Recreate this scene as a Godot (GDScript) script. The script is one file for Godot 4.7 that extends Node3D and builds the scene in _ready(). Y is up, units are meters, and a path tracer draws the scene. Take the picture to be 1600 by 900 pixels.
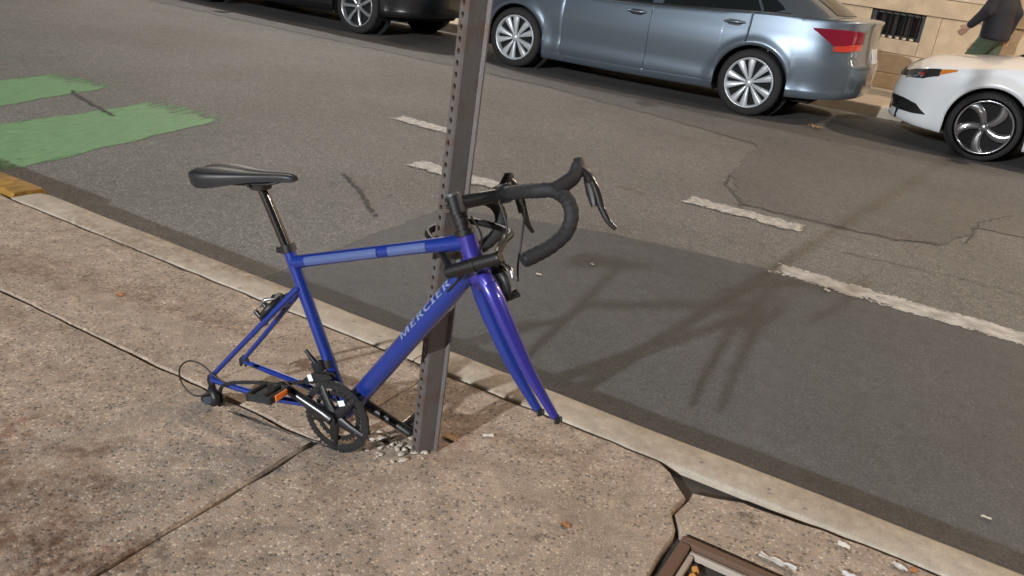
extends Node3D
# Night street: a wheel-less blue road bike locked to a steel sign post, parked cars across the road.

var rng := RandomNumberGenerator.new()
var M := {}
var taken := {}

# ---------------------------------------------------------------- mesh builder
class MB:
	var v := PackedVector3Array()
	var uv := PackedVector2Array()
	var uv2 := PackedVector2Array()
	var col := PackedColorArray()
	var idx := PackedInt32Array()
	var use_uv := false
	var use_uv2 := false
	func pt(p: Vector3, t := Vector2.ZERO, t2 := Vector2.ZERO) -> int:
		v.append(p); uv.append(t); uv2.append(t2)
		return v.size() - 1
	func tri(a: int, b: int, c: int) -> void:      # a, b, c counter-clockwise seen from outside
		idx.append(a); idx.append(c); idx.append(b)
	func quad(a: int, b: int, c: int, d: int) -> void:
		tri(a, b, c); tri(a, c, d)
	func fquad(a: Vector3, b: Vector3, c: Vector3, d: Vector3) -> void:   # flat quad, own vertices
		var i := pt(a); pt(b); pt(c); pt(d)
		quad(i, i + 1, i + 2, i + 3)
	func ftri(a: Vector3, b: Vector3, c: Vector3) -> void:
		var i := pt(a); pt(b); pt(c)
		tri(i, i + 1, i + 2)
	func grid(rows: Array, flip := false, wrap := false) -> void:
		var base := []
		for r in rows:
			base.append(v.size())
			for p in r: pt(p)
		for i in rows.size() - 1:
			var n: int = rows[i].size()
			for j in (n if wrap else n - 1):
				var a: int = base[i] + j
				var b: int = base[i] + (j + 1) % n
				var c: int = base[i + 1] + (j + 1) % n
				var d: int = base[i + 1] + j
				if flip: quad(a, d, c, b)
				else: quad(a, b, c, d)
	func box(c: Vector3, s: Vector3, bs := Basis.IDENTITY, bev := 0.0) -> void:
		var h := s * 0.5
		var ax := [Vector3.RIGHT, Vector3.UP, Vector3.BACK]
		if bev <= 0.0:
			for k in 3:
				for sg: float in [-1.0, 1.0]:
					var n: Vector3 = ax[k] * sg
					var u: Vector3 = ax[(k + 1) % 3]
					var w: Vector3 = n.cross(u)
					var hn: float = h.dot(ax[k]); var hu: float = h.dot(u.abs()); var hw: float = h.dot(w.abs())
					fquad(c + bs * (n * hn - u * hu - w * hw), c + bs * (n * hn + u * hu - w * hw), c + bs * (n * hn + u * hu + w * hw), c + bs * (n * hn - u * hu + w * hw))
			return
		for k in 3:
			for sg: float in [-1.0, 1.0]:
				var n: Vector3 = ax[k] * sg
				var u: Vector3 = ax[(k + 1) % 3]
				var w: Vector3 = n.cross(u)
				var hn: float = h.dot(ax[k]); var hu: float = h.dot(u.abs()) - bev; var hw: float = h.dot(w.abs()) - bev
				fquad(c + bs * (n * hn - u * hu - w * hw), c + bs * (n * hn + u * hu - w * hw), c + bs * (n * hn + u * hu + w * hw), c + bs * (n * hn - u * hu + w * hw))
		for k in 3:       # edges along axis k
			var u: Vector3 = ax[(k + 1) % 3]; var w: Vector3 = ax[(k + 2) % 3]; var e: Vector3 = ax[k]
			var he: float = h.dot(e) - bev; var hu: float = h.dot(u); var hw: float = h.dot(w)
			for su: float in [-1.0, 1.0]:
				for sw: float in [-1.0, 1.0]:
					var p1: Vector3 = u * su * hu + w * sw * (hw - bev)
					var p2: Vector3 = u * su * (hu - bev) + w * sw * hw
					if su * sw > 0: fquad(c + bs * (p1 - e * he), c + bs * (p2 - e * he), c + bs * (p2 + e * he), c + bs * (p1 + e * he))
					else: fquad(c + bs * (p1 + e * he), c + bs * (p2 + e * he), c + bs * (p2 - e * he), c + bs * (p1 - e * he))
		for sx: float in [-1.0, 1.0]:
			for sy: float in [-1.0, 1.0]:
				for sz: float in [-1.0, 1.0]:
					var a := Vector3(sx * h.x, sy * (h.y - bev), sz * (h.z - bev))
					var b := Vector3(sx * (h.x - bev), sy * h.y, sz * (h.z - bev))
					var d := Vector3(sx * (h.x - bev), sy * (h.y - bev), sz * h.z)
					if sx * sy * sz > 0: ftri(c + bs * a, c + bs * b, c + bs * d)
					else: ftri(c + bs * a, c + bs * d, c + bs * b)
	func tube(path: Array, rad, seg := 12, caps := true, ref := Vector3.ZERO, flat := 1.0) -> void:
		# swept tube; flat scales the second axis, ref fixes the first
		var n := path.size()
		var rows := []
		var t0: Vector3 = (path[1] - path[0]).normalized()
		var a: Vector3 = ref if ref != Vector3.ZERO else (Vector3.UP if absf(t0.y) < 0.9 else Vector3.RIGHT)
		a = (a - t0 * a.dot(t0)).normalized()
		for i in n:
			var t: Vector3
			if i == 0: t = t0
			elif i == n - 1: t = (path[i] - path[i - 1]).normalized()
			else: t = ((path[i + 1] - path[i]).normalized() + (path[i] - path[i - 1]).normalized()).normalized()
			a = (a - t * a.dot(t)).normalized()
			var b := t.cross(a)
			var r: float = rad[i] if rad is Array else rad
			var row := PackedVector3Array()
			for k in seg:
				var an := TAU * k / seg
				row.append(path[i] + a * cos(an) * r + b * sin(an) * r * flat)
			rows.append(row)
		grid(rows, false, true)
		if caps:
			for e in 2:
				var row: PackedVector3Array = rows[0] if e == 0 else rows[n - 1]
				var c := Vector3.ZERO
				for p in row: c += p
				c /= row.size()
				for k in seg:
					if e == 0: ftri(c, row[(k + 1) % seg], row[k])
					else: ftri(c, row[k], row[(k + 1) % seg])
	func lathe(prof: Array, seg: int, xf := Transform3D.IDENTITY, a0 := 0.0, a1 := TAU) -> void:
		# prof: (radius, height) pairs from bottom to top outside; axis = local y
		var rows := []
		var full := absf(a1 - a0 - TAU) < 0.001
		for p in prof:
			var row := PackedVector3Array()
			for k in (seg if full else seg + 1):
				var an := a0 + (a1 - a0) * k / seg
				row.append(xf * Vector3(p.x * cos(an), p.y, -p.x * sin(an)))
			rows.append(row)
		grid(rows, false, full)
	func disc(c: Vector3, n: Vector3, r: float, seg := 16) -> void:
		var u := n.cross(Vector3.UP if absf(n.y) < 0.9 else Vector3.RIGHT).normalized()
		var w := n.cross(u)
		for k in seg:
			var a := TAU * k / seg; var b := TAU * (k + 1) / seg
			ftri(c, c + (u * cos(a) + w * sin(a)) * r, c + (u * cos(b) + w * sin(b)) * r)
	func prism(poly: PackedVector2Array, d0: float, d1: float, xf: Transform3D) -> void:
		# polygon in local xy (counter-clockwise), extruded along local z from d0 to d1
		var p := poly
		var ar := 0.0
		for i in p.size(): ar += p[i].cross(p[(i + 1) % p.size()])
		if ar < 0: p.reverse()
		var t := Geometry2D.triangulate_polygon(p)
		for i in range(0, t.size(), 3):
			var q := [p[t[i]], p[t[i + 1]], p[t[i + 2]]]
			if (q[1] - q[0]).cross(q[2] - q[0]) < 0: q.reverse()
			ftri(xf * Vector3(q[0].x, q[0].y, d1), xf * Vector3(q[1].x, q[1].y, d1), xf * Vector3(q[2].x, q[2].y, d1))
			ftri(xf * Vector3(q[0].x, q[0].y, d0), xf * Vector3(q[2].x, q[2].y, d0), xf * Vector3(q[1].x, q[1].y, d0))
		for i in p.size():
			var a := p[i]; var b := p[(i + 1) % p.size()]
			fquad(xf * Vector3(a.x, a.y, d0), xf * Vector3(b.x, b.y, d0), xf * Vector3(b.x, b.y, d1), xf * Vector3(a.x, a.y, d1))
	func ball(c: Vector3, r: Vector3, seg := 12, bs := Basis.IDENTITY) -> void:
		var rows := []
		for i in seg / 2 + 1:
			var th := -PI / 2 + PI * i / (seg / 2)
			var row := PackedVector3Array()
			for k in seg:
				var a := TAU * k / seg
				row.append(c + bs * Vector3(r.x * cos(th) * cos(a), r.y * sin(th), -r.z * cos(th) * sin(a)))
			rows.append(row)
		grid(rows, false, true)
	func commit() -> ArrayMesh:
		var nn := PackedVector3Array(); nn.resize(v.size())
		for i in range(0, idx.size(), 3):
			var a := idx[i]; var b := idx[i + 2]; var c := idx[i + 1]
			var f := (v[b] - v[a]).cross(v[c] - v[a])
			nn[a] += f; nn[b] += f; nn[c] += f
		for i in nn.size():
			nn[i] = nn[i].normalized() if nn[i].length_squared() > 1e-24 else Vector3.UP
		var arr := []; arr.resize(Mesh.ARRAY_MAX)
		arr[Mesh.ARRAY_VERTEX] = v; arr[Mesh.ARRAY_NORMAL] = nn; arr[Mesh.ARRAY_INDEX] = idx
		if use_uv: arr[Mesh.ARRAY_TEX_UV] = uv
		if use_uv2: arr[Mesh.ARRAY_TEX_UV2] = uv2
		if col.size() == v.size() and col.size() > 0: arr[Mesh.ARRAY_COLOR] = col
		var m := ArrayMesh.new()
		m.add_surface_from_arrays(Mesh.PRIMITIVE_TRIANGLES, arr)
		return m

# ---------------------------------------------------------------- node helpers
func numbered(parent: Node, called: String) -> String:
	var key := str(parent.get_instance_id()) + called
	var k: int = taken.get(key, 0)
	taken[key] = k + 1
	return called if k == 0 else "%s_%03d" % [called, k]
func node(called: String, parent: Node, at := Vector3.ZERO, bs := Basis.IDENTITY) -> Node3D:
	var o := Node3D.new(); o.name = numbered(parent, called); parent.add_child(o, true)
	o.transform = Transform3D(bs, at)
	return o
func mesh_node(called: String, m: Mesh, mat: Material, parent: Node, at := Vector3.ZERO, bs := Basis.IDENTITY) -> MeshInstance3D:
	var o := MeshInstance3D.new(); o.name = numbered(parent, called)
	o.mesh = m; o.material_override = mat; o.cast_shadow = GeometryInstance3D.SHADOW_CASTING_SETTING_ON
	parent.add_child(o, true)
	o.transform = Transform3D(bs, at)
	return o
func obj(called: String, mb: MB, mat: Material, parent: Node, at := Vector3.ZERO) -> MeshInstance3D:
	return mesh_node(called, mb.commit(), mat, parent, at)
func tag(o: Node, label: String, category: String, group := "") -> void:
	o.set_meta("label", label); o.set_meta("category", category)
	if group != "": o.set_meta("group", group)
func structure(o: Node, label: String, category: String) -> void:
	o.set_meta("kind", "structure"); o.set_meta("label", label); o.set_meta("category", category)

# ---------------------------------------------------------------- materials
func lin(r: float, g: float, b: float) -> Color:
	return Color(r, g, b).linear_to_srgb()
func mat(c: Color, rough := 0.6, metal := 0.0, coat := 0.0, coat_rough := 0.05) -> StandardMaterial3D:
	var m := StandardMaterial3D.new()
	m.albedo_color = c; m.roughness = rough; m.metallic = metal
	if coat > 0.0:
		m.clearcoat_enabled = true; m.clearcoat = coat; m.clearcoat_roughness = coat_rough
	return m
func noise(seed_: int, freq: float, kind := FastNoiseLite.TYPE_SIMPLEX_SMOOTH, oct := 4) -> FastNoiseLite:
	var n := FastNoiseLite.new()
	n.seed = seed_; n.frequency = freq; n.noise_type = kind
	n.fractal_type = FastNoiseLite.FRACTAL_FBM if oct > 1 else FastNoiseLite.FRACTAL_NONE
	n.fractal_octaves = oct
	return n
func bytes_of(n: FastNoiseLite, w: int, h: int, seamless := true) -> PackedByteArray:
	var im := n.get_seamless_image(w, h) if seamless else n.get_image(w, h)
	im.convert(Image.FORMAT_L8)
	return im.get_data()
func tex(data: PackedByteArray, w: int, h: int, fmt := Image.FORMAT_RGB8) -> ImageTexture:
	var im := Image.create_from_data(w, h, false, fmt, data)
	im.generate_mipmaps()
	return ImageTexture.create_from_image(im)
func s8(x: float) -> int:       # linear value to an sRGB byte
	x = clampf(x, 0.0, 1.0)
	return int(255.0 * (12.92 * x if x < 0.0031308 else 1.055 * pow(x, 1.0 / 2.4) - 0.055))
func stone_tile(size: int, cell: float, pal: Array, matrix: Color, joint: float, seed_: int, wobble := 0.25) -> Array:
	# pebbles or chippings in a matrix: [colour texture, height texture], seamless
	var cv := FastNoiseLite.new(); cv.seed = seed_; cv.noise_type = FastNoiseLite.TYPE_CELLULAR; cv.frequency = 1.0 / cell
	cv.cellular_return_type = FastNoiseLite.RETURN_CELL_VALUE; cv.fractal_type = FastNoiseLite.FRACTAL_NONE
	var cd := cv.duplicate(); cd.cellular_return_type = FastNoiseLite.RETURN_DISTANCE2_SUB
	var bv := bytes_of(cv, size, size); var bd := bytes_of(cd, size, size)
	var bn := bytes_of(noise(seed_ + 3, 0.012), size, size)
	var bf := bytes_of(noise(seed_ + 4, 0.2, FastNoiseLite.TYPE_SIMPLEX_SMOOTH, 2), size, size)
	var out := PackedByteArray(); out.resize(size * size * 3)
	var hgt := PackedByteArray(); hgt.resize(size * size)
	var lut := []
	for i in 256:
		var c: Color = pal[(i * 7919 / 13) % pal.size()]
		lut.append(c)
	for i in size * size:
		var c: Color = lut[bv[i]]
		var e: float = clampf((bd[i] / 255.0 - joint) * 6.0, 0.0, 1.0)
		var k: float = (1.0 - wobble * 0.5 + wobble * bn[i] / 255.0) * (0.86 + 0.28 * bf[i] / 255.0)
		var r: float = lerpf(matrix.r, c.r, e) * k
		var g: float = lerpf(matrix.g, c.g, e) * k
		var b: float = lerpf(matrix.b, c.b, e) * k
		out[i * 3] = s8(r); out[i * 3 + 1] = s8(g); out[i * 3 + 2] = s8(b)
		hgt[i] = int(clampf(e * (120.0 + bv[i] * 0.35) + bf[i] * 0.25, 0.0, 255.0))
	return [tex(out, size, size), tex(hgt, size, size, Image.FORMAT_L8)]
func tiled(t: Array, metres: float, rough: float, relief_cm: float) -> StandardMaterial3D:
	var m := StandardMaterial3D.new()
	m.albedo_texture = t[0]; m.roughness = rough
	m.heightmap_enabled = true; m.heightmap_texture = t[1]; m.heightmap_scale = relief_cm
	m.uv1_triplanar = true; m.uv1_world_triplanar = true; m.uv1_scale = Vector3.ONE / metres
	return m
func with_detail(m: StandardMaterial3D, t: Texture2D) -> StandardMaterial3D:
	var d: StandardMaterial3D = m.duplicate()
	d.detail_enabled = true; d.detail_albedo = t; d.detail_blend_mode = BaseMaterial3D.BLEND_MODE_MUL; d.detail_uv_layer = BaseMaterial3D.DETAIL_UV_2
	return d

func _ready() -> void:
	rng.seed = 20240611
	# --- camera
	var cam := Camera3D.new(); cam.name = "camera"; add_child(cam)
	cam.transform = Transform3D(Basis(Vector3.UP, .4771) * Basis(Vector3.RIGHT, -.3835) * Basis(Vector3.BACK, .1358), Vector3(0, 1.4, 0))
	cam.fov = 36.93; cam.near = .05; cam.far = 400.0; cam.current = true
	# --- sky and exposure
	var env := Environment.new(); env.background_mode = Environment.BG_SKY
	var sky := ProceduralSkyMaterial.new()
	sky.sky_top_color = Color(.085, .08, .082); sky.sky_horizon_color = Color(.25, .235, .225); sky.sky_curve = .12
	sky.ground_bottom_color = Color(.1, .1, .1); sky.ground_horizon_color = Color(.3, .28, .27); sky.sky_energy_multiplier = 1.0
	env.sky = Sky.new(); env.sky.sky_material = sky; env.background_energy_multiplier = 1.0
	env.tonemap_mode = Environment.TONE_MAPPER_LINEAR; env.tonemap_exposure = 1.34
	env.sdfgi_enabled = true; env.ssao_enabled = true; env.ssil_enabled = true
	var we := WorldEnvironment.new(); we.name = "environment"; we.environment = env; add_child(we)
	# --- street lamps outside the frame: the low one behind the camera throws the post's long shadow, the right-hand one is added as fill
	street_lamp(Vector3(-2.75, 0.0, 12.6), 5.5, Vector3(.3, .05, -.6), 235.0, Color(.97, .985, 1.0), .17, "short lamp standard behind the photographer")
	street_lamp(Vector3(-10.5, .14, -12.2), 6.2, Vector3(0, .2, .5), 34.0, Color(1.0, .975, .95), .2, "street lamp on the far pavement behind the black car")
	street_lamp(Vector3(5.0, .14, -11.7), 7.0, Vector3(0, .3, 1.4), 46.0, Color(1.0, .89, .77), .25, "tall warm street lamp on the far pavement")
	street_lamp(Vector3(9.0, .13, -1.2), 7.6, Vector3(0, .3, -1.8), 24.0, Color(1.0, .96, .92), .3, "unseen tall lamp added as fill down the road at the right")
	build_ground()
	build_building()
	build_cars()
	build_bike()
	build_lock()
	build_post()
	build_person()
	build_litter()

# ---------------------------------------------------------------- painted maps (stains, dirt, wear, gutter shade, darker patches)
const SX0 := -4.5
const SZ0 := -2.05
const SW := 6.0
const SH := 3.0
func blot(img: PackedFloat32Array, w: int, h: int, px: float, py: float, rx: float, ry: float, ang: float, c: Color, amount: float, nz: FastNoiseLite, ragged := 0.5, soft := 0.3) -> void:
	# a blot with a ragged outline and grain of its own, multiplied into the map
	var R := maxf(rx, ry) * 1.7
	for y in range(maxi(0, int(py - R)), mini(h, int(py + R) + 1)):
		for x in range(maxi(0, int(px - R)), mini(w, int(px + R) + 1)):
			var q := Vector2(x - px, y - py).rotated(-ang)
			var d := Vector2(q.x / rx, q.y / ry).length() + nz.get_noise_2d(x, y) * ragged
			var k := amount * clampf((1.0 - d) / soft, 0.0, 1.0) * clampf(0.75 + nz.get_noise_2d(x * 5.0 + 91.0, y * 5.0) * 1.3, 0.0, 1.0)
			if k > 0.0:
				var i := (y * w + x) * 3
				img[i] *= lerpf(1.0, c.r, k); img[i + 1] *= lerpf(1.0, c.g, k); img[i + 2] *= lerpf(1.0, c.b, k)
func finish_map(img: PackedFloat32Array, w: int, h: int) -> ImageTexture:
	var out := PackedByteArray(); out.resize(w * h * 3)
	for i in w * h * 3: out[i] = s8(img[i])
	return tex(out, w, h)
func base_map(w: int, h: int, lo: float, hi: float, seed_: int, freq: float) -> PackedFloat32Array:
	var img := PackedFloat32Array(); img.resize(w * h * 3)
	var b := bytes_of(noise(seed_, freq, FastNoiseLite.TYPE_SIMPLEX_SMOOTH, 5), w, h, false)
	var b2 := bytes_of(noise(seed_ + 7, freq * 9.0, FastNoiseLite.TYPE_SIMPLEX_SMOOTH, 3), w, h, false)
	for i in w * h:
		var k := lerpf(lo, hi, b[i] / 255.0 * 0.65 + b2[i] / 255.0 * 0.35)
		img[i * 3] = k; img[i * 3 + 1] = k * (0.985 + 0.02 * b2[i] / 255.0); img[i * 3 + 2] = k * (0.97 + 0.04 * b[i] / 255.0)
	return img
func pavement_map() -> ImageTexture:
	var w := 1200; var h := 600; var k := w / SW
	var img := base_map(w, h, 0.72, 1.0, 11, 0.012)
	var nz := noise(21, 0.03, FastNoiseLite.TYPE_SIMPLEX_SMOOTH, 4)
	var at := func(x: float, z: float) -> Vector2: return Vector2((x - SX0) * k, (z - SZ0) * k)
	# gum, oil and tar spots: x, z, radius x, radius z, darkness
	for g in [[-0.25, -1.93, .032, .022, .72], [-0.63, -1.52, .018, .026, .7], [-1.235, -0.97, .05, .028, .75], [-0.97, -1.28, .022, .018, .45], [-0.72, -1.35, .012, .012, .5], [-0.33, -1.62, .02, .015, .4], [-1.62, -1.2, .02, .02, .35], [-2.1, -1.62, .03, .02, .4], [-0.83, -1.18, .014, .012, .45], [-1.02, -1.05, .02, .014, .35], [-0.55, -1.2, .012, .016, .4], [-1.5, -1.85, .02, .016, .35], [-2.6, -1.25, .03, .025, .4], [-0.1, -1.86, .016, .012, .45], [-0.52, -1.78, .014, .01, .4]]:
		var p: Vector2 = at.call(g[0], g[1])
		blot(img, w, h, p.x, p.y, g[2] * k, g[3] * k, 0.4, Color(.28, .27, .27), g[4], nz, .35, .35)
	# rust round the post, and broad brown darkening over the slabs
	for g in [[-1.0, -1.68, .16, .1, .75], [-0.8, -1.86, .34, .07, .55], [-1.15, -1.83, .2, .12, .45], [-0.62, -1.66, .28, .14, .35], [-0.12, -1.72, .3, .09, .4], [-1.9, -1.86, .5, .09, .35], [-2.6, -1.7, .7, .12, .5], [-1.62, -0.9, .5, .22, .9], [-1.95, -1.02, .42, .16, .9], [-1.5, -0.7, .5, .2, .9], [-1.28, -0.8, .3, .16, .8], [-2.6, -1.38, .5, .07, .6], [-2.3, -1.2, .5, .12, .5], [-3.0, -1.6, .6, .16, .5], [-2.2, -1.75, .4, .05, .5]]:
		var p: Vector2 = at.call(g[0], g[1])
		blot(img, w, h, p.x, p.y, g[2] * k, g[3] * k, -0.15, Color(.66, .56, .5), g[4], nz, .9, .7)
	# dark wet filth along the kerb joint
	for i in 60:
		var x := rng.randf_range(-4.4, 1.4)
		var p: Vector2 = at.call(x, -2.035 + rng.randf_range(0.0, .02))
		blot(img, w, h, p.x, p.y, rng.randf_range(.03, .12) * k, rng.randf_range(.006, .018) * k, rng.randf_range(-.1, .1), Color(.45, .44, .42), .8, nz, .5, .5)
	# small dark flecks
	for i in 700:
		var x := rng.randi_range(2, w - 3); var y := rng.randi_range(2, h - 3)
		var d := rng.randf_range(.35, .8)
		for o in [0, 1, w]:
			var j: int = (y * w + x + o) * 3
			for c in 3: img[j + c] *= d
	return finish_map(img, w, h)
const RX0 := -9.5
const RZ0 := -11.0
const RW := 13.0
const RH := 8.9
func road_map() -> ImageTexture:
	var w := 1300; var h := 890; var k := 100.0
	var img := base_map(w, h, 0.66, 1.0, 31, 0.006)
	var nz := noise(41, 0.035, FastNoiseLite.TYPE_SIMPLEX_SMOOTH, 4)
	var at := func(x: float, z: float) -> Vector2: return Vector2((x - RX0) * k, (z - RZ0) * k)
	# brown silt in the near gutter, with the kerb's shadow painted in
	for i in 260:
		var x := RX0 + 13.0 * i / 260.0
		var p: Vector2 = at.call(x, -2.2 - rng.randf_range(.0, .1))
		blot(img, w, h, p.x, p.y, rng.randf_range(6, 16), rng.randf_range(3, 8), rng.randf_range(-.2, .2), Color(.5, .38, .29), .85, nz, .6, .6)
	# rust stain, oil drips and wheel-track wear
	for g in [[-1.86, -5.12, .14, .05, .7, 0], [-1.6, -5.16, .12, .03, .5, 0], [-0.55, -5.35, .12, .05, .5, 0], [-0.3, -5.75, .16, .07, .45, 0], [-2.9, -3.1, .1, .05, .3, 1], [-4.2, -6.8, .6, .12, .3, 1], [-6.2, -6.9, 1.2, .14, .35, 1], [-2.2, -7.2, 1.1, .16, .3, 1], [-3.5, -8.2, 1.6, .12, .3, 1], [-6.8, -8.4, 1.4, .14, .35, 1], [0.2, -7.6, 1.0, .2, .3, 1], [-5.2, -3.2, .5, .1, .25, 1], [-3.3, -4.9, .9, .08, .25, 1], [-4.4, -5.6, .7, .09, .25, 1], [-1.1, -8.4, .5, .1, .35, 1], [-3.2, -9.9, 1.4, .3, .4, 1], [-7.6, -9.9, 1.4, .3, .4, 1], [.8, -10.0, 1.2, .3, .4, 1]]:
		var p: Vector2 = at.call(g[0], g[1])
		blot(img, w, h, p.x, p.y, g[2] * k, g[3] * k, 0.0, Color(.62, .45, .33) if g[5] == 0 else Color(.62, .61, .6), g[4], nz, .8, .8)
	for i in 1500:
		var x := rng.randi_range(2, w - 3); var y := rng.randi_range(2, h - 3)
		var d := rng.randf_range(.45, .85)
		var j: int = (y * w + x) * 3
		for c in 3: img[j + c] *= d
	return finish_map(img, w, h)
func worn_paint(w: int, h: int, seed_: int, wear: float, edge: float, dirt := 0.25) -> ImageTexture:
	# alpha = where paint is left
	var n1 := noise(seed_, 0.025, FastNoiseLite.TYPE_SIMPLEX_SMOOTH, 5); var n2 := noise(seed_ + 5, 0.16, FastNoiseLite.TYPE_SIMPLEX_SMOOTH, 2)
	var out := PackedByteArray(); out.resize(w * h * 4)
	for y in h:
		for x in w:
			var e := minf(minf(x, w - 1 - x) / (edge * 1.2), minf(y, h - 1 - y) / edge)
			var a := minf(e, 1.0) * 0.9 + n1.get_noise_2d(x, y) * 0.75 + n2.get_noise_2d(x, y) * 0.5 - wear
			var g := int(255.0 * (1.0 - dirt * (0.5 - 0.5 * n1.get_noise_2d(x * 2.0 + 300, y * 2.0)) - 0.12 * absf(n2.get_noise_2d(x * 2.0, y * 2.0))))
			var i := (y * w + x) * 4
			out[i] = g; out[i + 1] = g; out[i + 2] = g; out[i + 3] = 255 if a > 0.0 else 0
	return tex(out, w, h, Image.FORMAT_RGBA8)

# ---------------------------------------------------------------- ground pieces
func slab_mesh(poly: PackedVector2Array, top: float, bottom: float, jit: float, step := 0.05) -> MB:
	# poly in (x, z); a flat top with a small worn arris and skirts; uv2 = place in the pavement map
	var p := poly
	var ar := 0.0
	for i in p.size(): ar += p[i].cross(p[(i + 1) % p.size()])
	if ar < 0: p.reverse()
	var q := PackedVector2Array()
	for i in p.size():
		var a := p[i]; var b := p[(i + 1) % p.size()]
		var n := clampi(int(a.distance_to(b) / step), 1, 60)
		var nor := (b - a).orthogonal().normalized()
		for k in n:
			var t := a.lerp(b, float(k) / n)
			q.append(t if k == 0 else t + nor * rng.randf_range(-jit, jit))
	var inn := PackedVector2Array()
	for i in q.size():
		var a := q[(i + q.size() - 1) % q.size()]; var b := q[i]; var c := q[(i + 1) % q.size()]
		var n1 := (b - a).orthogonal().normalized(); var n2 := (c - b).orthogonal().normalized()
		var m := (n1 + n2).normalized()
		if not Geometry2D.is_point_in_polygon(b + m * 0.002, q): m = -m
		inn.append(b + m * rng.randf_range(.003, .007))
	var mb := MB.new(); mb.use_uv2 = true
	var u2 := func(v: Vector2) -> Vector2: return Vector2((v.x - SX0) / SW, (v.y - SZ0) / SH)
	var t := Geometry2D.triangulate_polygon(inn)
	var base := 0
	for v in inn: mb.pt(Vector3(v.x, top, v.y), Vector2.ZERO, u2.call(v))
	for i in range(0, t.size(), 3):
		var a := inn[t[i]]; var b := inn[t[i + 1]]; var c := inn[t[i + 2]]
		if (b - a).cross(c - a) > 0: mb.tri(t[i], t[i + 2], t[i + 1])
		else: mb.tri(t[i], t[i + 1], t[i + 2])
	var n := q.size()
	for lv in [[inn, top, q, top - 0.007], [q, top - 0.007, q, bottom]]:
		base = mb.v.size()
		for i in n:
			mb.pt(Vector3(lv[0][i].x, lv[1], lv[0][i].y), Vector2.ZERO, u2.call(lv[0][i]))
			mb.pt(Vector3(lv[2][i].x, lv[3], lv[2][i].y), Vector2.ZERO, u2.call(lv[2][i]))
		for i in n:
			var j := (i + 1) % n
			mb.quad(base + i * 2, base + j * 2, base + j * 2 + 1, base + i * 2 + 1)
	return mb
func rect(x0: float, z0: float, x1: float, z1: float) -> PackedVector2Array:
	return PackedVector2Array([Vector2(x0, z0), Vector2(x1, z0), Vector2(x1, z1), Vector2(x0, z1)])
func sheet(poly: PackedVector2Array, y: float, uvx := 0.0, uvz := 0.0, uvw := 0.0, uvh := 0.0) -> MB:
	# a flat sheet in (x, z) facing up, with uv1 over its own box and uv2 over the given window
	var mb := MB.new(); mb.use_uv = true; mb.use_uv2 = uvw > 0
	var lo := poly[0]; var hi := poly[0]
	for p in poly:
		lo = lo.min(p); hi = hi.max(p)
	for p in poly: mb.pt(Vector3(p.x, y, p.y), (p - lo) / (hi - lo), Vector2((p.x - uvx) / uvw, (p.y - uvz) / uvh) if uvw > 0 else Vector2.ZERO)
	var t := Geometry2D.triangulate_polygon(poly)
	for i in range(0, t.size(), 3):
		var a := poly[t[i]]; var b := poly[t[i + 1]]; var c := poly[t[i + 2]]
		if (b - a).cross(c - a) > 0: mb.tri(t[i], t[i + 2], t[i + 1])
		else: mb.tri(t[i], t[i + 1], t[i + 2])
	return mb
func ragged(poly: Array, step: float, amp: float, seed_: int) -> PackedVector2Array:
	var n := noise(seed_, 6.0, FastNoiseLite.TYPE_SIMPLEX_SMOOTH, 3)
	var q := PackedVector2Array()
	for i in poly.size():
		var a: Vector2 = poly[i]; var b: Vector2 = poly[(i + 1) % poly.size()]
		var m := maxi(1, int(a.distance_to(b) / step))
		for k in m:
			var t := a.lerp(b, float(k) / m)
			q.append(t + Vector2(n.get_noise_2d(t.x, t.y), n.get_noise_2d(t.x + 50, t.y)) * amp)
	return q
func kerb_piece(x0: float, x1: float, z_back: float, z_front: float, top: float, seed_: int) -> MB:
	var mb := MB.new(); mb.use_uv2 = true
	var n := noise(seed_, 1.6, FastNoiseLite.TYPE_SIMPLEX_SMOOTH, 3)
	var sg := signf(z_front - z_back)
	var rows := []
	var m := maxi(2, int((x1 - x0) / 0.06))
	for i in m + 1:
		var x := lerpf(x0, x1, float(i) / m)
		var e := 0.006 if (i == 0 or i == m) else 0.0
		var d := n.get_noise_1d(x) * 0.007
		var d2 := n.get_noise_1d(x + 40) * 0.005
		var row := PackedVector3Array()
		row.append(Vector3(x, -0.03, z_back)); row.append(Vector3(x, top - 0.012 - e, z_back + d2))
		row.append(Vector3(x, top - e, z_back + sg * 0.008 + d2)); row.append(Vector3(x, top + d2 * 0.3 - e, lerpf(z_back, z_front, .5)))
		row.append(Vector3(x, top - 0.003 - e, z_front - sg * 0.022 + d)); row.append(Vector3(x, top - 0.009 - e, z_front - sg * 0.007 + d)); row.append(Vector3(x, top - 0.024 - e, z_front + d))
		row.append(Vector3(x, -0.03, z_front + sg * 0.01 + d))
		rows.append(row)
	mb.grid(rows, sg < 0)
	for e in 2:
		var r: PackedVector3Array = rows[0] if e == 0 else rows[m]
		for k in range(1, r.size() - 1):
			if (e == 0) != (sg > 0): mb.ftri(r[0], r[k], r[k + 1])
			else: mb.ftri(r[0], r[k + 1], r[k])
	for i in mb.v.size(): mb.uv2[i] = Vector2((mb.v[i].x - SX0) / SW, (mb.v[i].z - SZ0 + 0.4) / SH)
	return mb

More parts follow.
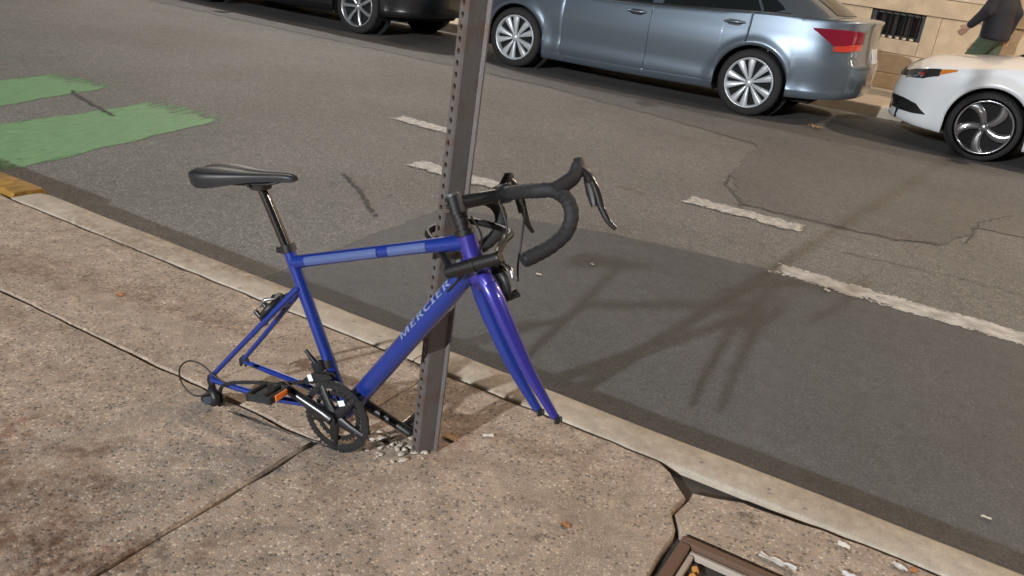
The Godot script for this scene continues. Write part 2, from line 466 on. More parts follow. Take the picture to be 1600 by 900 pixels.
func build_ground() -> void:
	# --- tiles
	var concrete := stone_tile(1024, 6.5, [Color(.41, .32, .24), Color(.34, .29, .25), Color(.45, .335, .25), Color(.60, .51, .41), Color(.30, .245, .195), Color(.14, .12, .105), Color(.48, .385, .29), Color(.37, .32, .285), Color(.43, .315, .24)], Color(.35, .275, .21), .12, 5, .45)
	var smooth := stone_tile(1024, 5.0, [Color(.46, .40, .32), Color(.49, .43, .35), Color(.42, .36, .29), Color(.51, .45, .37), Color(.36, .31, .25)], Color(.45, .39, .31), .22, 6, .35)
	var asphalt := stone_tile(1024, 8.0, [Color(.215, .21, .203), Color(.18, .176, .17), Color(.25, .243, .232), Color(.145, .142, .137), Color(.36, .345, .32), Color(.205, .194, .18), Color(.1, .098, .095)], Color(.145, .141, .136), .1, 7)
	var fresh := stone_tile(1024, 7.0, [Color(.1, .103, .11), Color(.086, .089, .095), Color(.12, .123, .13), Color(.073, .076, .081), Color(.145, .146, .15)], Color(.078, .081, .086), .1, 8)
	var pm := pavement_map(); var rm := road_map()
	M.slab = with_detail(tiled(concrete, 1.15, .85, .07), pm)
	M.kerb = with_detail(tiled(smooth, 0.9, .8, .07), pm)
	M.far_pave = tiled(smooth, 1.3, .85, .15)
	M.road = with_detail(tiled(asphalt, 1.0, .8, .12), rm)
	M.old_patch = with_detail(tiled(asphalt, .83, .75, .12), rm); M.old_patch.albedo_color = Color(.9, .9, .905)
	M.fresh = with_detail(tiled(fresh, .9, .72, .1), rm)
	M.tar = mat(lin(.1, .097, .094), .95); M.tar.metallic_specular = .2
	M.soil = mat(lin(.05, .04, .033), .95)
	print("tiles")
	# --- sheets
	var g := obj("ground", sheet(rect(-120, -120, 120, 120), -0.06), M.far_pave, self); structure(g, "bare ground stretching away under the whole street", "ground")
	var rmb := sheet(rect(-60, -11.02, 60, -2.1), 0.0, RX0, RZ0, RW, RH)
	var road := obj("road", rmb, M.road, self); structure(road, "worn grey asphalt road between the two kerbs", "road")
	var fr := sheet(ragged([Vector2(-2.36, -2.12), Vector2(-2.40, -3.02), Vector2(-2.44, -3.78), Vector2(-1.62, -4.16), Vector2(-0.7, -4.33), Vector2(.4, -4.3), Vector2(4.5, -4.3), Vector2(4.5, -2.12)], .04, .022, 3), 0.004, RX0, RZ0, RW, RH)
	var fp := obj("asphalt_patch", fr, M.fresh, self); structure(fp, "darker new asphalt patch along the kerb beneath the handlebar", "asphalt")
	var op := sheet(ragged([Vector2(-12, -8.15), Vector2(-4.2, -8.2), Vector2(-2.6, -7.85), Vector2(-1.75, -7.6), Vector2(-1.55, -6.2), Vector2(-1.26, -5.46), Vector2(-.32, -5.54), Vector2(-.05, -5.75), Vector2(.1, -6.4), Vector2(.35, -6.45), Vector2(.5, -5.9), Vector2(6, -6.0), Vector2(6, -10.93), Vector2(-12, -10.93)], .06, .06, 14), 0.004, RX0, RZ0, RW, RH)
	var oo := obj("asphalt_patch", op, M.old_patch, self); structure(oo, "older darker asphalt under and before the parked cars", "asphalt")
	# tar-sealed cracks, and two plain dark lines farther left
	var cr := [[[Vector2(-1.55, -6.18), Vector2(-1.5, -5.9), Vector2(-1.36, -5.66), Vector2(-1.24, -5.46), Vector2(-.8, -5.47), Vector2(-.33, -5.54), Vector2(-.08, -5.74)], .012], [[Vector2(-5.7, -3.85), Vector2(-5.4, -3.75), Vector2(-4.9, -3.62)], .03], [[Vector2(-3.2, -3.85), Vector2(-2.9, -3.64), Vector2(-2.55, -3.35)], .02], [[Vector2(.05, -5.9), Vector2(.1, -6.6), Vector2(.3, -7.1)], .014], [[Vector2(-1.3, -5.45), Vector2(-1.05, -5.2), Vector2(-.98, -5.12)], .008], [[Vector2(-.75, -4.95), Vector2(.2, -5.1), Vector2(1.2, -4.95)], .007]]
	for c in cr:
		var L := []; var Rr := []
		var pts: Array = c[0]
		for i in pts.size() - 1:
			for k in 14:
				var t: Vector2 = pts[i].lerp(pts[i + 1], k / 14.0)
				var d: Vector2 = (pts[i + 1] - pts[i]).normalized().orthogonal()
				var w: float = c[1] * rng.randf_range(.25, .65)
				var o: Vector2 = d * rng.randf_range(-.014, .014)
				L.append(t + o + d * w); Rr.append(t + o - d * w)
		Rr.reverse()
		var mb := MB.new()
		for i in L.size() - 1:
			var a: Vector2 = L[i]; var b: Vector2 = L[i + 1]; var e: Vector2 = Rr[L.size() - 2 - i]; var f: Vector2 = Rr[L.size() - 1 - i]
			var up := (b - a).cross(f - a) < 0
			var q := [a, b, e, f] if up else [f, e, b, a]
			mb.fquad(Vector3(q[0].x, .0055, q[0].y), Vector3(q[1].x, .0055, q[1].y), Vector3(q[2].x, .0055, q[2].y), Vector3(q[3].x, .0055, q[3].y))
		var tn := obj("dark_line", mb, M.tar, self); structure(tn, "thin dark line in the asphalt", "crack")
	# painted markings
	var wp := []
	for i in 3:
		var m := mat(lin(.72, .70, .67), .7); m.albedo_texture = worn_paint(256, 48, 60 + i * 9, .34, 11.0, .4); m.transparency = BaseMaterial3D.TRANSPARENCY_ALPHA_SCISSOR; m.alpha_scissor_threshold = .5
		wp.append(m)
	var marks := [[-4.0, -5.5, -3.3, -5.3, 0, "short worn white dash left of the post, upper one"], [-3.1, -4.52, -2.42, -4.31, 1, "short worn white dash left of the post, lower one"], [-1.56, -5.35, -.80, -5.13, 2, "worn white road dash beside the dark patch edge"], [-.78, -4.46, .66, -4.25, 0, "long cracked white lane line at the right"], [1.6, -5.3, 2.3, -5.15, 1, "worn white dash beyond the right edge"]]
	for k in marks:
		var o := obj("lane_marking", sheet(rect(k[0], k[1], k[2], k[3]), 0.0065), wp[k[4]], self); structure(o, k[5], "road marking")
	var gm := mat(lin(.185, .37, .175), .75); gm.albedo_texture = worn_paint(256, 512, 97, .3, 34.0, .2); gm.transparency = BaseMaterial3D.TRANSPARENCY_ALPHA_SCISSOR; gm.alpha_scissor_threshold = .5
	var gbars := [[[Vector2(-4.15, -2.36), Vector2(-5.0, -2.36), Vector2(-5.2, -4.22), Vector2(-4.55, -4.27)], "wide green painted bar nearest the saddle"], [[Vector2(-5.25, -2.4), Vector2(-6.0, -2.4), Vector2(-6.28, -4.2), Vector2(-5.72, -4.27)], "second green painted bar beyond the wide one"], [[Vector2(-6.75, -2.4), Vector2(-7.5, -2.4), Vector2(-7.6, -4.2), Vector2(-6.86, -4.16)], "farthest green painted bar at the left edge"]]
	for gb in gbars:
		var mb := MB.new(); mb.use_uv = true
		var q: Array = gb[0]
		for i in 4: mb.pt(Vector3(q[i].x, .0025, q[i].y), [Vector2(0, 0), Vector2(0, 1), Vector2(1, 1), Vector2(1, 0)][i])
		mb.quad(0, 3, 2, 1)
		var o := obj("green_marking", mb, gm, self); structure(o, gb[1], "road marking")
	print("road")
	# --- near pavement
	var pv := node("pavement", self); structure(pv, "tan exposed-aggregate concrete pavement in large slabs", "pavement")
	var bed := obj("bed", sheet(rect(-9, -2.04, 6, 6), .108), M.soil, pv)
	var slabs := [rect(-9, -2.02, -4.6, -1.49), rect(-4.585, -2.02, -1.277, -1.49), rect(-9, -1.478, -4.35, 1.6), rect(-4.335, -1.478, -2.79, 1.6), rect(-2.775, -1.48, -1.281, 1.6),
		PackedVector2Array([Vector2(-1.272, -2.022), Vector2(-.52, -2.022), Vector2(-.475, -1.99), Vector2(-.405, -1.91), Vector2(-.415, -1.83), Vector2(-.382, -1.77), Vector2(-.375, -1.74), Vector2(-.375, 1.6), Vector2(-1.272, 1.6)]),
		PackedVector2Array([Vector2(-.28, -1.99), Vector2(.02, -2.018), Vector2(5, -2.02), Vector2(5, -1.762), Vector2(-.366, -1.762), Vector2(-.405, -1.83), Vector2(-.396, -1.91), Vector2(-.40, -1.94)]),
		rect(.27, -1.75, 5, 1.6), rect(-.36, -1.12, .255, 1.6), rect(-9, 1.615, 6, 6)]
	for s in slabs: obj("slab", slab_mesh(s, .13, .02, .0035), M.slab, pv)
	var kb := node("kerb", self); structure(kb, "pale concrete kerb running past the bike", "kerb")
	for k in [[-3.465, -1.372], [-1.366, 1.7], [1.708, 6.0]]: obj("kerb_stone", kerb_piece(k[0], k[1], -2.035, -2.185, .132, int(k[0] * 10) + 60), M.kerb, kb)
	obj("kerb_stone", kerb_piece(-9, -3.473, -1.985, -2.05, .13, 77), M.kerb, kb)
	var ym := mat(lin(.55, .30, .045), .7); ym.albedo_texture = worn_paint(256, 64, 133, -.6, 3.0, .5); ym.uv1_triplanar = true; ym.uv1_world_triplanar = true; ym.uv1_scale = Vector3.ONE * 1.4
	var yk := obj("yellow_kerb_block", kerb_piece(-6.6, -3.475, -2.055, -2.2, .145, 88), ym, self); tag(yk, "worn yellow painted kerb block at the left edge of the photo", "kerb block")
	# --- far pavement and kerb
	var fk := node("far_kerb", self); structure(fk, "pale kerb behind the parked cars", "kerb")
	for i in 7: obj("kerb_stone", kerb_piece(-16.0 + i * 3.5, -12.506 + i * 3.5, -11.1, -10.95, .14, 200 + i), M.far_pave, fk)
	var fs := node("far_pavement", self); structure(fs, "tan pavement in front of the stone building", "pavement")
	obj("bed", sheet(rect(-16, -13.2, 8.5, -11.05), .1), M.soil, fs)
	for i in 16: obj("slab", slab_mesh(rect(-16 + i * 1.53, -13.0, -14.482 + i * 1.53, -11.11), .14, .02, .002, .2), M.far_pave, fs)
	print("pavement")

func build_building() -> void:
	var t := stone_tile(512, 7.0, [Color(.58, .485, .36), Color(.54, .45, .335), Color(.61, .515, .39), Color(.52, .43, .32)], Color(.56, .465, .345), .3, 9, .3)
	var sm := []
	for i in 3:
		var m := tiled(t, 1.4 + i * .2, .85, .08); m.albedo_color = [Color(1, 1, 1), Color(.95, .94, .92), Color(.98, .96, .93)][i]; sm.append(m)
	var mortar := mat(lin(.24, .18, .125), .95); var iron := mat(lin(.02, .02, .022), .5, .3); var dark := mat(lin(.05, .045, .045), .8)
	var b := node("stone_building", self, Vector3(-4, .14, -13.0)); tag(b, "tan ashlar stone building base with a barred basement window", "building")
	var O := -b.position
	var wx0 := -1.87; var wx1 := -1.19; var wy0 := .785; var wy1 := 1.13
	# backing wall in four pieces round the opening, then the thick upper wall
	var wall := MB.new()
	for r in [[-16.0, .1, wx0, 3.4], [wx1, .1, 8.5, 3.4], [wx0, .1, wx1, wy0], [wx0, wy1, wx1, 3.4]]:
		wall.box(O + Vector3((r[0] + r[2]) / 2, (r[1] + r[3]) / 2, -13.19), Vector3(r[2] - r[0], r[3] - r[1], .3))
	obj("wall", wall, mortar, b)
	var up := MB.new(); up.box(O + Vector3(-3.75, 5.7, -13.2), Vector3(24.5, 4.6, .4)); obj("upper_wall", up, sm[1], b)
	var back := MB.new(); back.box(O + Vector3(-3.75, 4.0, -16.5), Vector3(24.5, 8.0, .3)); obj("rear_wall", back, mortar, b)
	var ys := [.14, .345, .6, 1.132, 1.355, 1.87, 2.4, 2.9, 3.4]
	for c in ys.size() - 1:
		var x := -16.0 - (c % 3) * .9
		var proud: float = [.06, .045, 0.0, .012, 0.0, 0.0, 0.0, .03][c]
		while x < 8.5:
			var w := 2.6 + ((c * 7 + int(absf(x) * 3)) % 4) * .3
			var x0 := maxf(x, -16.0); var x1 := minf(x + w, 8.5)
			x += w
			if x1 - x0 < .05: continue
			var segs := [[x0, x1, ys[c], ys[c + 1]]]
			if c == 2 and x1 > wx0 and x0 < wx1:
				segs = []
				if x0 < wx0: segs.append([x0, wx0, ys[c], ys[c + 1]])
				if x1 > wx1: segs.append([wx1, x1, ys[c], ys[c + 1]])
				segs.append([maxf(x0, wx0), minf(x1, wx1), ys[c], wy0])
			for s in segs:
				if s[1] - s[0] < .03: continue
				var mb := MB.new()
				mb.box(O + Vector3((s[0] + s[1]) / 2, (s[2] + s[3]) / 2, -13.02 + proud / 2), Vector3(s[1] - s[0] - .004, s[3] - s[2] - .007, .1 + proud), Basis.IDENTITY, .004)
				obj("stone", mb, sm[rng.randi() % 3], b)
	var win := node("window", b, O + Vector3((wx0 + wx1) / 2, wy0, -13.1))
	var hw := (wx1 - wx0) / 2; var hh := wy1 - wy0
	var fr := MB.new()
	for s in [-1, 1]: fr.box(Vector3(s * (hw - .025), hh / 2, -.02), Vector3(.05, hh, .06))
	fr.box(Vector3(0, .02, -.02), Vector3(hw * 2 - .1, .04, .06)); fr.box(Vector3(0, hh - .02, -.02), Vector3(hw * 2 - .1, .04, .06))
	obj("frame", fr, iron, win)
	var gl := mat(Color(.1, .1, .11, .35), .06); gl.transparency = BaseMaterial3D.TRANSPARENCY_ALPHA
	var pane := MB.new(); pane.box(Vector3(0, hh / 2, -.04), Vector3(hw * 2 - .1, hh - .08, .006)); obj("pane", pane, gl, win)
	var blind := mat(lin(.32, .29, .25), .8)
	for i in 3:
		var mb := MB.new(); mb.box(Vector3(-.2 + i * .16, hh / 2 + .01, -.16), Vector3(.055 - i * .008, hh - .06, .02)); obj("blind_slat", mb, blind, win)
	var rm := MB.new(); rm.box(Vector3(0, hh / 2, -.34), Vector3(hw * 2, hh + .2, .02)); obj("dark_room", rm, dark, win)
	for i in 7:
		var mb := MB.new(); mb.tube([Vector3(-hw + .07 + i * .09, -.01, .06), Vector3(-hw + .07 + i * .09, hh, .06)], .007, 6); obj("bar", mb, iron, win)
	for i in 6:
		var mb := MB.new(); mb.box(Vector3(-hw + .115 + i * .09, .014, .05), Vector3(.04, .028, .1), Basis(Vector3.UP, .3), .006); obj("sill_block", mb, sm[0], win)
	print("building")

# ---------------------------------------------------------------- cars
# A car is a wall swept round a plan outline (front centre -> side -> rear centre) and mirrored, with wheel arches cut
# from the bottom edge, a deck closing the top and a lofted glasshouse.
class CarShape:
	var xs := PackedFloat32Array()
	var zs := PackedFloat32Array()
	var sp: Dictionary
	func lookup(tab: Array, x: float) -> float:
		if x <= tab[0][0]: return tab[0][1]
		for i in tab.size() - 1:
			if x <= tab[i + 1][0]:
				var t: float = (x - tab[i][0]) / (tab[i + 1][0] - tab[i][0])
				var m0: float = (tab[i + 1][1] - tab[i - 1][1]) / (tab[i + 1][0] - tab[i - 1][0]) if i > 0 else 0.0
				var m1: float = (tab[i + 2][1] - tab[i][1]) / (tab[i + 2][0] - tab[i][0]) if i + 2 < tab.size() else 0.0
				if i == 0: m0 = (tab[1][1] - tab[0][1]) / (tab[1][0] - tab[0][0])
				if i + 2 >= tab.size(): m1 = (tab[i + 1][1] - tab[i][1]) / (tab[i + 1][0] - tab[i][0])
				var d: float = tab[i + 1][0] - tab[i][0]
				var t2 := t * t; var t3 := t2 * t
				return (2 * t3 - 3 * t2 + 1) * tab[i][1] + (t3 - 2 * t2 + t) * d * m0 + (-2 * t3 + 3 * t2) * tab[i + 1][1] + (t3 - t2) * d * m1
		return tab[-1][1]
	func setup(spec: Dictionary) -> void:
		sp = spec
		var p: Array = sp.plan
		for i in p.size() - 1:
			var a: Vector2 = p[maxi(i - 1, 0)]; var b: Vector2 = p[i]; var c: Vector2 = p[i + 1]; var d: Vector2 = p[mini(i + 2, p.size() - 1)]
			if i == 0: a = Vector2(b.x, -c.y)
			if i == p.size() - 2: d = Vector2(c.x, -b.y)
			for k in 24:
				var q := b.cubic_interpolate(c, Vector2(a.x, a.y), d, k / 24.0)
				xs.append(q.x); zs.append(maxf(q.y, 0.0))
		xs.append(p[-1].x); zs.append(0.0)
	func s_x(x: float) -> float:
		var lo := 0; var hi := xs.size() - 1
		while hi - lo > 1:
			var m := (lo + hi) / 2
			if xs[m] < x: lo = m
			else: hi = m
		return lo + clampf((x - xs[lo]) / maxf(xs[hi] - xs[lo], 1e-6), 0, 1)
	func s_end(z: float, rear: bool) -> float:
		if rear:
			for i in range(xs.size() - 1, 0, -1):
				if zs[i - 1] >= z: return i - (z - zs[i]) / maxf(zs[i - 1] - zs[i], 1e-6)
		for i in xs.size() - 1:
			if zs[i + 1] >= z: return i + (z - zs[i]) / maxf(zs[i + 1] - zs[i], 1e-6)
		return 0.0
	func plan(s: float) -> Vector2:
		var i := clampi(int(s), 0, xs.size() - 2)
		return Vector2(lerpf(xs[i], xs[i + 1], s - i), lerpf(zs[i], zs[i + 1], s - i))
	func nrm(s: float) -> Vector2:
		var a := plan(maxf(s - 3.0, 0.0)); var b := plan(minf(s + 3.0, xs.size() - 1.0))
		if s < 1.0: return Vector2(-1, 0)
		if s > xs.size() - 2.0: return Vector2(1, 0)
		var t := (b - a).normalized()
		return Vector2(-t.y, t.x)
	func surf(s: float, y: float, off := 0.0) -> Vector3:
		var p := plan(s); var n := nrm(s)
		var wf := maxf(0, -n.x); wf *= wf
		var wr := maxf(0, n.x); wr *= wr
		var ins: float = lookup(sp.front, y) * wf + lookup(sp.rear, y) * wr + lookup(sp.side, y) * maxf(0, 1 - wf - wr)
		for b in sp.hubs:      # flared lips over the wheels
			var d := Vector2(p.x - b, y - sp.hub_y).length()
			ins -= .018 * exp(-pow((d - sp.arch - .03) / .045, 2)) * (1.0 if n.y > .8 else 0.0)
		var q := p - n * (ins - off)
		return Vector3(q.x, y, maxf(q.y, 0.0))
	func ybot(s: float) -> float:
		var p := plan(s)
		var y := lookup(sp.bottom, p.x)
		if p.y > .6:
			for b in sp.hubs:
				var d: float = absf(p.x - b)
				if d < sp.arch: y = maxf(y, sp.hub_y + sqrt(sp.arch * sp.arch - d * d))
		return y
	func ytop(s: float) -> float:
		return lookup(sp.belt, plan(s).x)
	func house(t: float, v: float, off := 0.0) -> Vector3:     # glasshouse loft: t round the outline, v up
		var bq: Array = sp.base; var rq: Array = sp.roof
		var f := t * (bq.size() - 1); var i := mini(int(f), bq.size() - 2); var k := f - i
		var get_ := func(arr: Array) -> Vector2:
			return arr[i].cubic_interpolate(arr[i + 1], arr[maxi(i - 1, 0)] if i > 0 else Vector2(arr[0].x, -arr[1].y), arr[mini(i + 2, arr.size() - 1)] if i + 2 < arr.size() else Vector2(arr[-1].x, -arr[-2].y), k)
		var b: Vector2 = get_.call(bq); var r: Vector2 = get_.call(rq)
		var q := b.lerp(r, v) + (b - r) * .16 * v * (1 - v)
		var y0: float = lookup(sp.belt, b.x) - .012 + sp.crown * .9 * maxf(0.0, 1.0 - b.y / .8) * (.2 if b.x > 2.0 else 1.0)
		var y1: float = sp.roof_y - .02 * absf(t - .5)
		var o := Vector2(b - r).normalized() * off if b.distance_to(r) > .01 else Vector2.ZERO
		return Vector3(q.x + o.x, lerpf(y0, y1, v) + off * .4, maxf(q.y + o.y, 0.0))
func patch(f: Callable, lower: Array, upper: Array, thick: float, m: int, sub := 4, only := 1.0) -> MB:
	# a plate lying on surface f(u, w, off) between two polylines of (u, w), with edges
	var mb := MB.new()
	var L := []; var U := []
	for i in lower.size() - 1:
		for k in sub:
			L.append(lower[i].lerp(lower[i + 1], float(k) / sub)); U.append(upper[i].lerp(upper[i + 1], float(k) / sub))
	L.append(lower[-1]); U.append(upper[-1])
	for sd: float in [only]:
		var rows := []
		for j in m + 1:
			var row := PackedVector3Array()
			for i in L.size():
				var q: Vector2 = L[i].lerp(U[i], float(j) / m)
				var p: Vector3 = f.call(q.x, q.y, thick)
				row.append(Vector3(p.x, p.y, p.z * sd))
			rows.append(row)
		var rim := []; var rim0 := []
		for i in L.size(): rim.append(L[i])
		for i in L.size(): rim.append(U[L.size() - 1 - i])
		mb.grid(rows, sd < 0)
		var r1 := PackedVector3Array(); var r0 := PackedVector3Array()
		for q: Vector2 in rim:
			var p: Vector3 = f.call(q.x, q.y, thick); var b: Vector3 = f.call(q.x, q.y, -.004)
			r1.append(Vector3(p.x, p.y, p.z * sd)); r0.append(Vector3(b.x, b.y, b.z * sd))
		mb.grid([r0, r1], sd < 0, true)
	return mb
func wheel(parent: Node, at: Vector3, R: float, rim: float, kind: int, sd: float) -> void:
	var w := node("wheel", parent, at, Basis(Vector3.RIGHT, PI / 2 * sd))     # local y points out of the car
	var t := MB.new()
	t.lathe([Vector2(rim, -.2), Vector2(R - .03, -.2), Vector2(R - .006, -.185), Vector2(R, -.165), Vector2(R, -.045), Vector2(R - .007, -.022), Vector2(R - .03, -.006), Vector2(R - .065, 0), Vector2(rim + .016, -.002), Vector2(rim + .004, -.008), Vector2(rim - .006, -.02), Vector2(rim - .006, -.2)], 56)
	obj("tyre", t, M.tyre, w)
	var r := MB.new()
	var face: StandardMaterial3D = [M.cover, M.alloy_dark, M.alloy][kind]
	r.lathe([Vector2(rim - .03, -.06), Vector2(rim - .026, -.012), Vector2(rim - .012, -.004), Vector2(rim - .004, -.006), Vector2(rim - .003, -.03)], 56)
	obj("rim", r, face if kind != 1 else M.alloy_edge, w)
	var d := MB.new(); d.disc(Vector3(0, -.075, 0), Vector3.UP, rim - .01, 40); obj("brake_disc", d, M.well, w)
	var n: int = [10, 5, 7][kind]
	for i in n:
		var a := TAU * (i + .5) / n
		if kind == 0: a += (.05 if i % 2 == 0 else -.05)
		var s := MB.new()
		var rows := []
		for k in 9:
			var q := k / 8.0
			var rr := lerpf(.03, rim - .012, q)
			var half: float
			if kind == 0: half = lerpf(.010, .041, q)
			elif kind == 1: half = lerpf(.026, .052, q)
			else: half = lerpf(.018, .024, q)
			var yy := -.012 - .02 * pow(1 - q, 1.5) + .006 * sin(q * PI)
			var bend: float = a + ([.0, .42, .06][kind]) * q * q
			var u := Vector3(cos(bend), 0, -sin(bend)); var v := Vector3(sin(bend), 0, cos(bend))
			rows.append(PackedVector3Array([u * rr - v * half + Vector3(0, yy - .03, 0), u * rr - v * half * .94 + Vector3(0, yy - .004, 0), u * rr - v * half * .25 + Vector3(0, yy + .004, 0), u * rr + v * half * .6 + Vector3(0, yy - .004, 0), u * rr + v * half + Vector3(0, yy - .012, 0), u * rr + v * half + Vector3(0, yy - .035, 0)]))
		s.grid(rows, true)
		obj("spoke", s, face, w)
		if kind == 1:
			var e := MB.new(); var pth := []; var rad := []
			for k in 9:
				var q := k / 8.0
				var bend: float = a + .42 * q * q + .03
				var rr := lerpf(.04, rim - .014, q)
				pth.append(Vector3(cos(bend) * rr, -.009 - .02 * pow(1 - q, 1.5), -sin(bend) * rr)); rad.append(.009)
			e.tube(pth, rad, 8, true, Vector3.UP, .9)
			obj("polished_edge", e, M.alloy_edge, w)
	var h := MB.new(); h.lathe([Vector2(.045, -.05), Vector2(.042, -.02), Vector2(.03, -.009), Vector2(.012, -.005), Vector2(.0001, -.0045)], 20); obj("hub_cap", h, face, w)
func build_car(called: String, at: Vector3, sp: Dictionary, label: String, group: String) -> void:
	var c := CarShape.new(); c.setup(sp)
	var k := node(called, self, at); tag(k, label, "car", group)
	var paint: Material = sp.paint
	# columns
	var cols := []
	var last := c.xs.size() - 1.0
	var s0 := c.s_x(-.5); var s1 := c.s_x(sp.rear_x - .5)
	for i in 30: cols.append([s0 * i / 30.0, 0])
	for i in 31: cols.append([s1 + (last - s1) * i / 30.0, 0])
	var x := -.5
	while x < sp.rear_x - .52:
		var inside := false
		for b in sp.hubs: inside = inside or absf(x - b) < sp.arch + .004
		for b in sp.seams: inside = inside or absf(x - b) < .012
		if not inside: cols.append([c.s_x(x), 0])
		x += .05
	for b in sp.hubs:
		for i in 37:
			var an := PI * i / 36.0
			cols.append([c.s_x(b - cos(an) * (sp.arch - .0005)), 0])
		for e in [-1, 1]: cols.append([c.s_x(b + e * (sp.arch + .003)), 0])
	for b in sp.seams:
		for e in [[-.0045, 0], [-.003, 1], [.003, 1], [.0045, 0]]: cols.append([c.s_x(b + e[0]), e[1]])
	cols.sort_custom(func(p, q): return p[0] < q[0])
	var ts := [0.0, .03, .09, .1, .105, .115, .12, .16, .22, .28, .34, .4, .46, .52, .58, .64, .7, .75, .8, .85, .9, .94, .97, .99, 1.0]
	var P := []           # P[col][row]
	for q in cols:
		var s: float = q[0]; var yb := c.ybot(s); var yt := c.ytop(s)
		var px := c.plan(s).x
		var indoor: bool = px > sp.seams[0] - .004 and px < sp.seams[-1] + .004
		var col := PackedVector3Array()
		for j in ts.size():
			var g := 0.0
			if q[1] == 1 and j >= 3: g = -.012
			elif indoor and (j == 4) : g = -.012
			var off := g
			if j == 0: off = -.012
			if j == ts.size() - 1: off = -.016
			elif j == ts.size() - 2: off = -.004
			col.append(c.surf(s, lerpf(yb, yt, ts[j]), off))
		P.append(col)
	var body := MB.new()
	var doors := []
	for i in (sp.seams.size() - 1) * 2: doors.append(MB.new())
	for sd: float in [1.0, -1.0]:
		var nd: int = sp.seams.size() - 1
		var targets := [body]; targets.append_array(doors.slice(0, nd) if sd > 0 else doors.slice(nd))
		for ti in targets.size():
			var mb: MB = targets[ti]
			var idx := {}
			for i in cols.size() - 1:
				var xm := (c.plan(cols[i][0]).x + c.plan(cols[i + 1][0]).x) * .5
				var din := 0
				for q in sp.seams.size() - 1:
					if xm > sp.seams[q] + .0038 and xm < sp.seams[q + 1] - .0038: din = q + 1
				for j in ts.size() - 1:
					var belongs := din if j >= 5 else 0
					if belongs != ti: continue
					var id := []
					for e in [[i, j], [i + 1, j], [i + 1, j + 1], [i, j + 1]]:
						var key: int = e[0] * 100 + e[1]
						if not idx.has(key):
							var p: Vector3 = P[e[0]][e[1]]
							idx[key] = mb.pt(Vector3(p.x, p.y, p.z * sd))
						id.append(idx[key])
					if sd > 0: mb.quad(id[0], id[1], id[2], id[3])
					else: mb.quad(id[3], id[2], id[1], id[0])
	# deck (bonnet and boot) over the top edge
	var rows := []
	for i in cols.size():
		var t: Vector3 = P[i][ts.size() - 1]
		var row := PackedVector3Array()
		for j in 25:
			var u := j / 12.0 - 1.0
			var crown: float = (sp.crown if t.x < 2.0 else .02) * minf(t.z / .7, 1.0)
			row.append(Vector3(t.x, t.y + crown * (1 - pow(absf(u), 2.4)), t.z * u))
		rows.append(row)
	body.grid(rows, false)
	obj("body", body, paint, k)
	for i in doors.size():
		var sd := 1.0 if i < doors.size() / 2 else -1.0
		var dn := obj("door", doors[i], paint, k)
		var hx: float = sp.handles[i % sp.handles.size()][0]; var hy: float = sp.handles[i % sp.handles.size()][1]
		var cup := patch(c.surf, [Vector2(c.s_x(hx - .10), hy - .002), Vector2(c.s_x(hx - .05), hy - .03), Vector2(c.s_x(hx + .05), hy - .03), Vector2(c.s_x(hx + .10), hy - .002)], [Vector2(c.s_x(hx - .10), hy + .002), Vector2(c.s_x(hx - .05), hy + .026), Vector2(c.s_x(hx + .05), hy + .026), Vector2(c.s_x(hx + .10), hy + .002)], .0015, 4, 4, sd)
		obj("handle_recess", cup, M.trim, dn)
		var hb := MB.new()
		var pts := []
		for e in [[-.105, .002], [-.09, .016], [-.05, .03], [0, .034], [.05, .03], [.09, .018], [.11, .004]]:
			var p := c.surf(c.s_x(hx + e[0]), hy + .004 + e[0] * .05, e[1]); pts.append(Vector3(p.x, p.y, p.z * sd))
		hb.tube(smooth_path(pts, 4), .0115, 10, true, Vector3.UP, .8)
		obj("handle", hb, paint, dn)
	# underbody and wheel wells
	var ub := MB.new()
	var z_in: float = sp.half - .27
	ub.box(Vector3((sp.rear_x + sp.front_x) / 2, .34, 0), Vector3(sp.rear_x - sp.front_x - .9, .26, z_in * 2))
	for seg in [[sp.front_x + .12, sp.hubs[0] - sp.arch - .03], [sp.hubs[0] + sp.arch + .03, sp.hubs[1] - sp.arch - .03], [sp.hubs[1] + sp.arch + .03, sp.rear_x - .42]]:
		var yb := maxf(c.lookup(sp.bottom, seg[0]), c.lookup(sp.bottom, seg[1])) + .015
		var taper := 0.0 if seg[0] > 0 and seg[1] < sp.hubs[1] else .2
		ub.box(Vector3((seg[0] + seg[1]) / 2, yb + .06, 0), Vector3(seg[1] - seg[0], .12, (sp.half - .07 - taper) * 2))
	obj("underbody", ub, M.well, k)
	for b in sp.hubs:
		for sd: float in [1.0, -1.0]:
			var well := MB.new()
			var xf := Transform3D(Basis(Vector3.RIGHT, PI / 2), Vector3(b, sp.hub_y, sd * (sp.half - .30)))
			var r0: float = sp.arch + .012
			well.lathe([Vector2(.05, -.0), Vector2(r0, -.0), Vector2(r0, .0)], 28, xf, PI, TAU)
			var rr := []
			for zz in [sp.half - .30, sp.half - .045]:
				var row := PackedVector3Array()
				for i in 29:
					var an := -.35 + (PI + .7) * i / 28.0
					row.append(Vector3(b + cos(an) * r0, sp.hub_y + sin(an) * r0, sd * zz))
				rr.append(row)
			well.grid(rr, sd < 0)
			obj("wheel_well", well, M.well, k)
			wheel(k, Vector3(b, sp.R, sd * (sp.half - .028)), sp.R, sp.rim, sp.wheel, sd)
	# glasshouse
	var gh := MB.new()
	for sd: float in [1.0, -1.0]:
		var gr := []
		for j in 9:
			var row := PackedVector3Array()
			for i in 61:
				var p := c.house(i / 60.0, j / 8.0); row.append(Vector3(p.x, p.y, p.z * sd))
			gr.append(row)
		gh.grid(gr, sd < 0)
	var rf := []
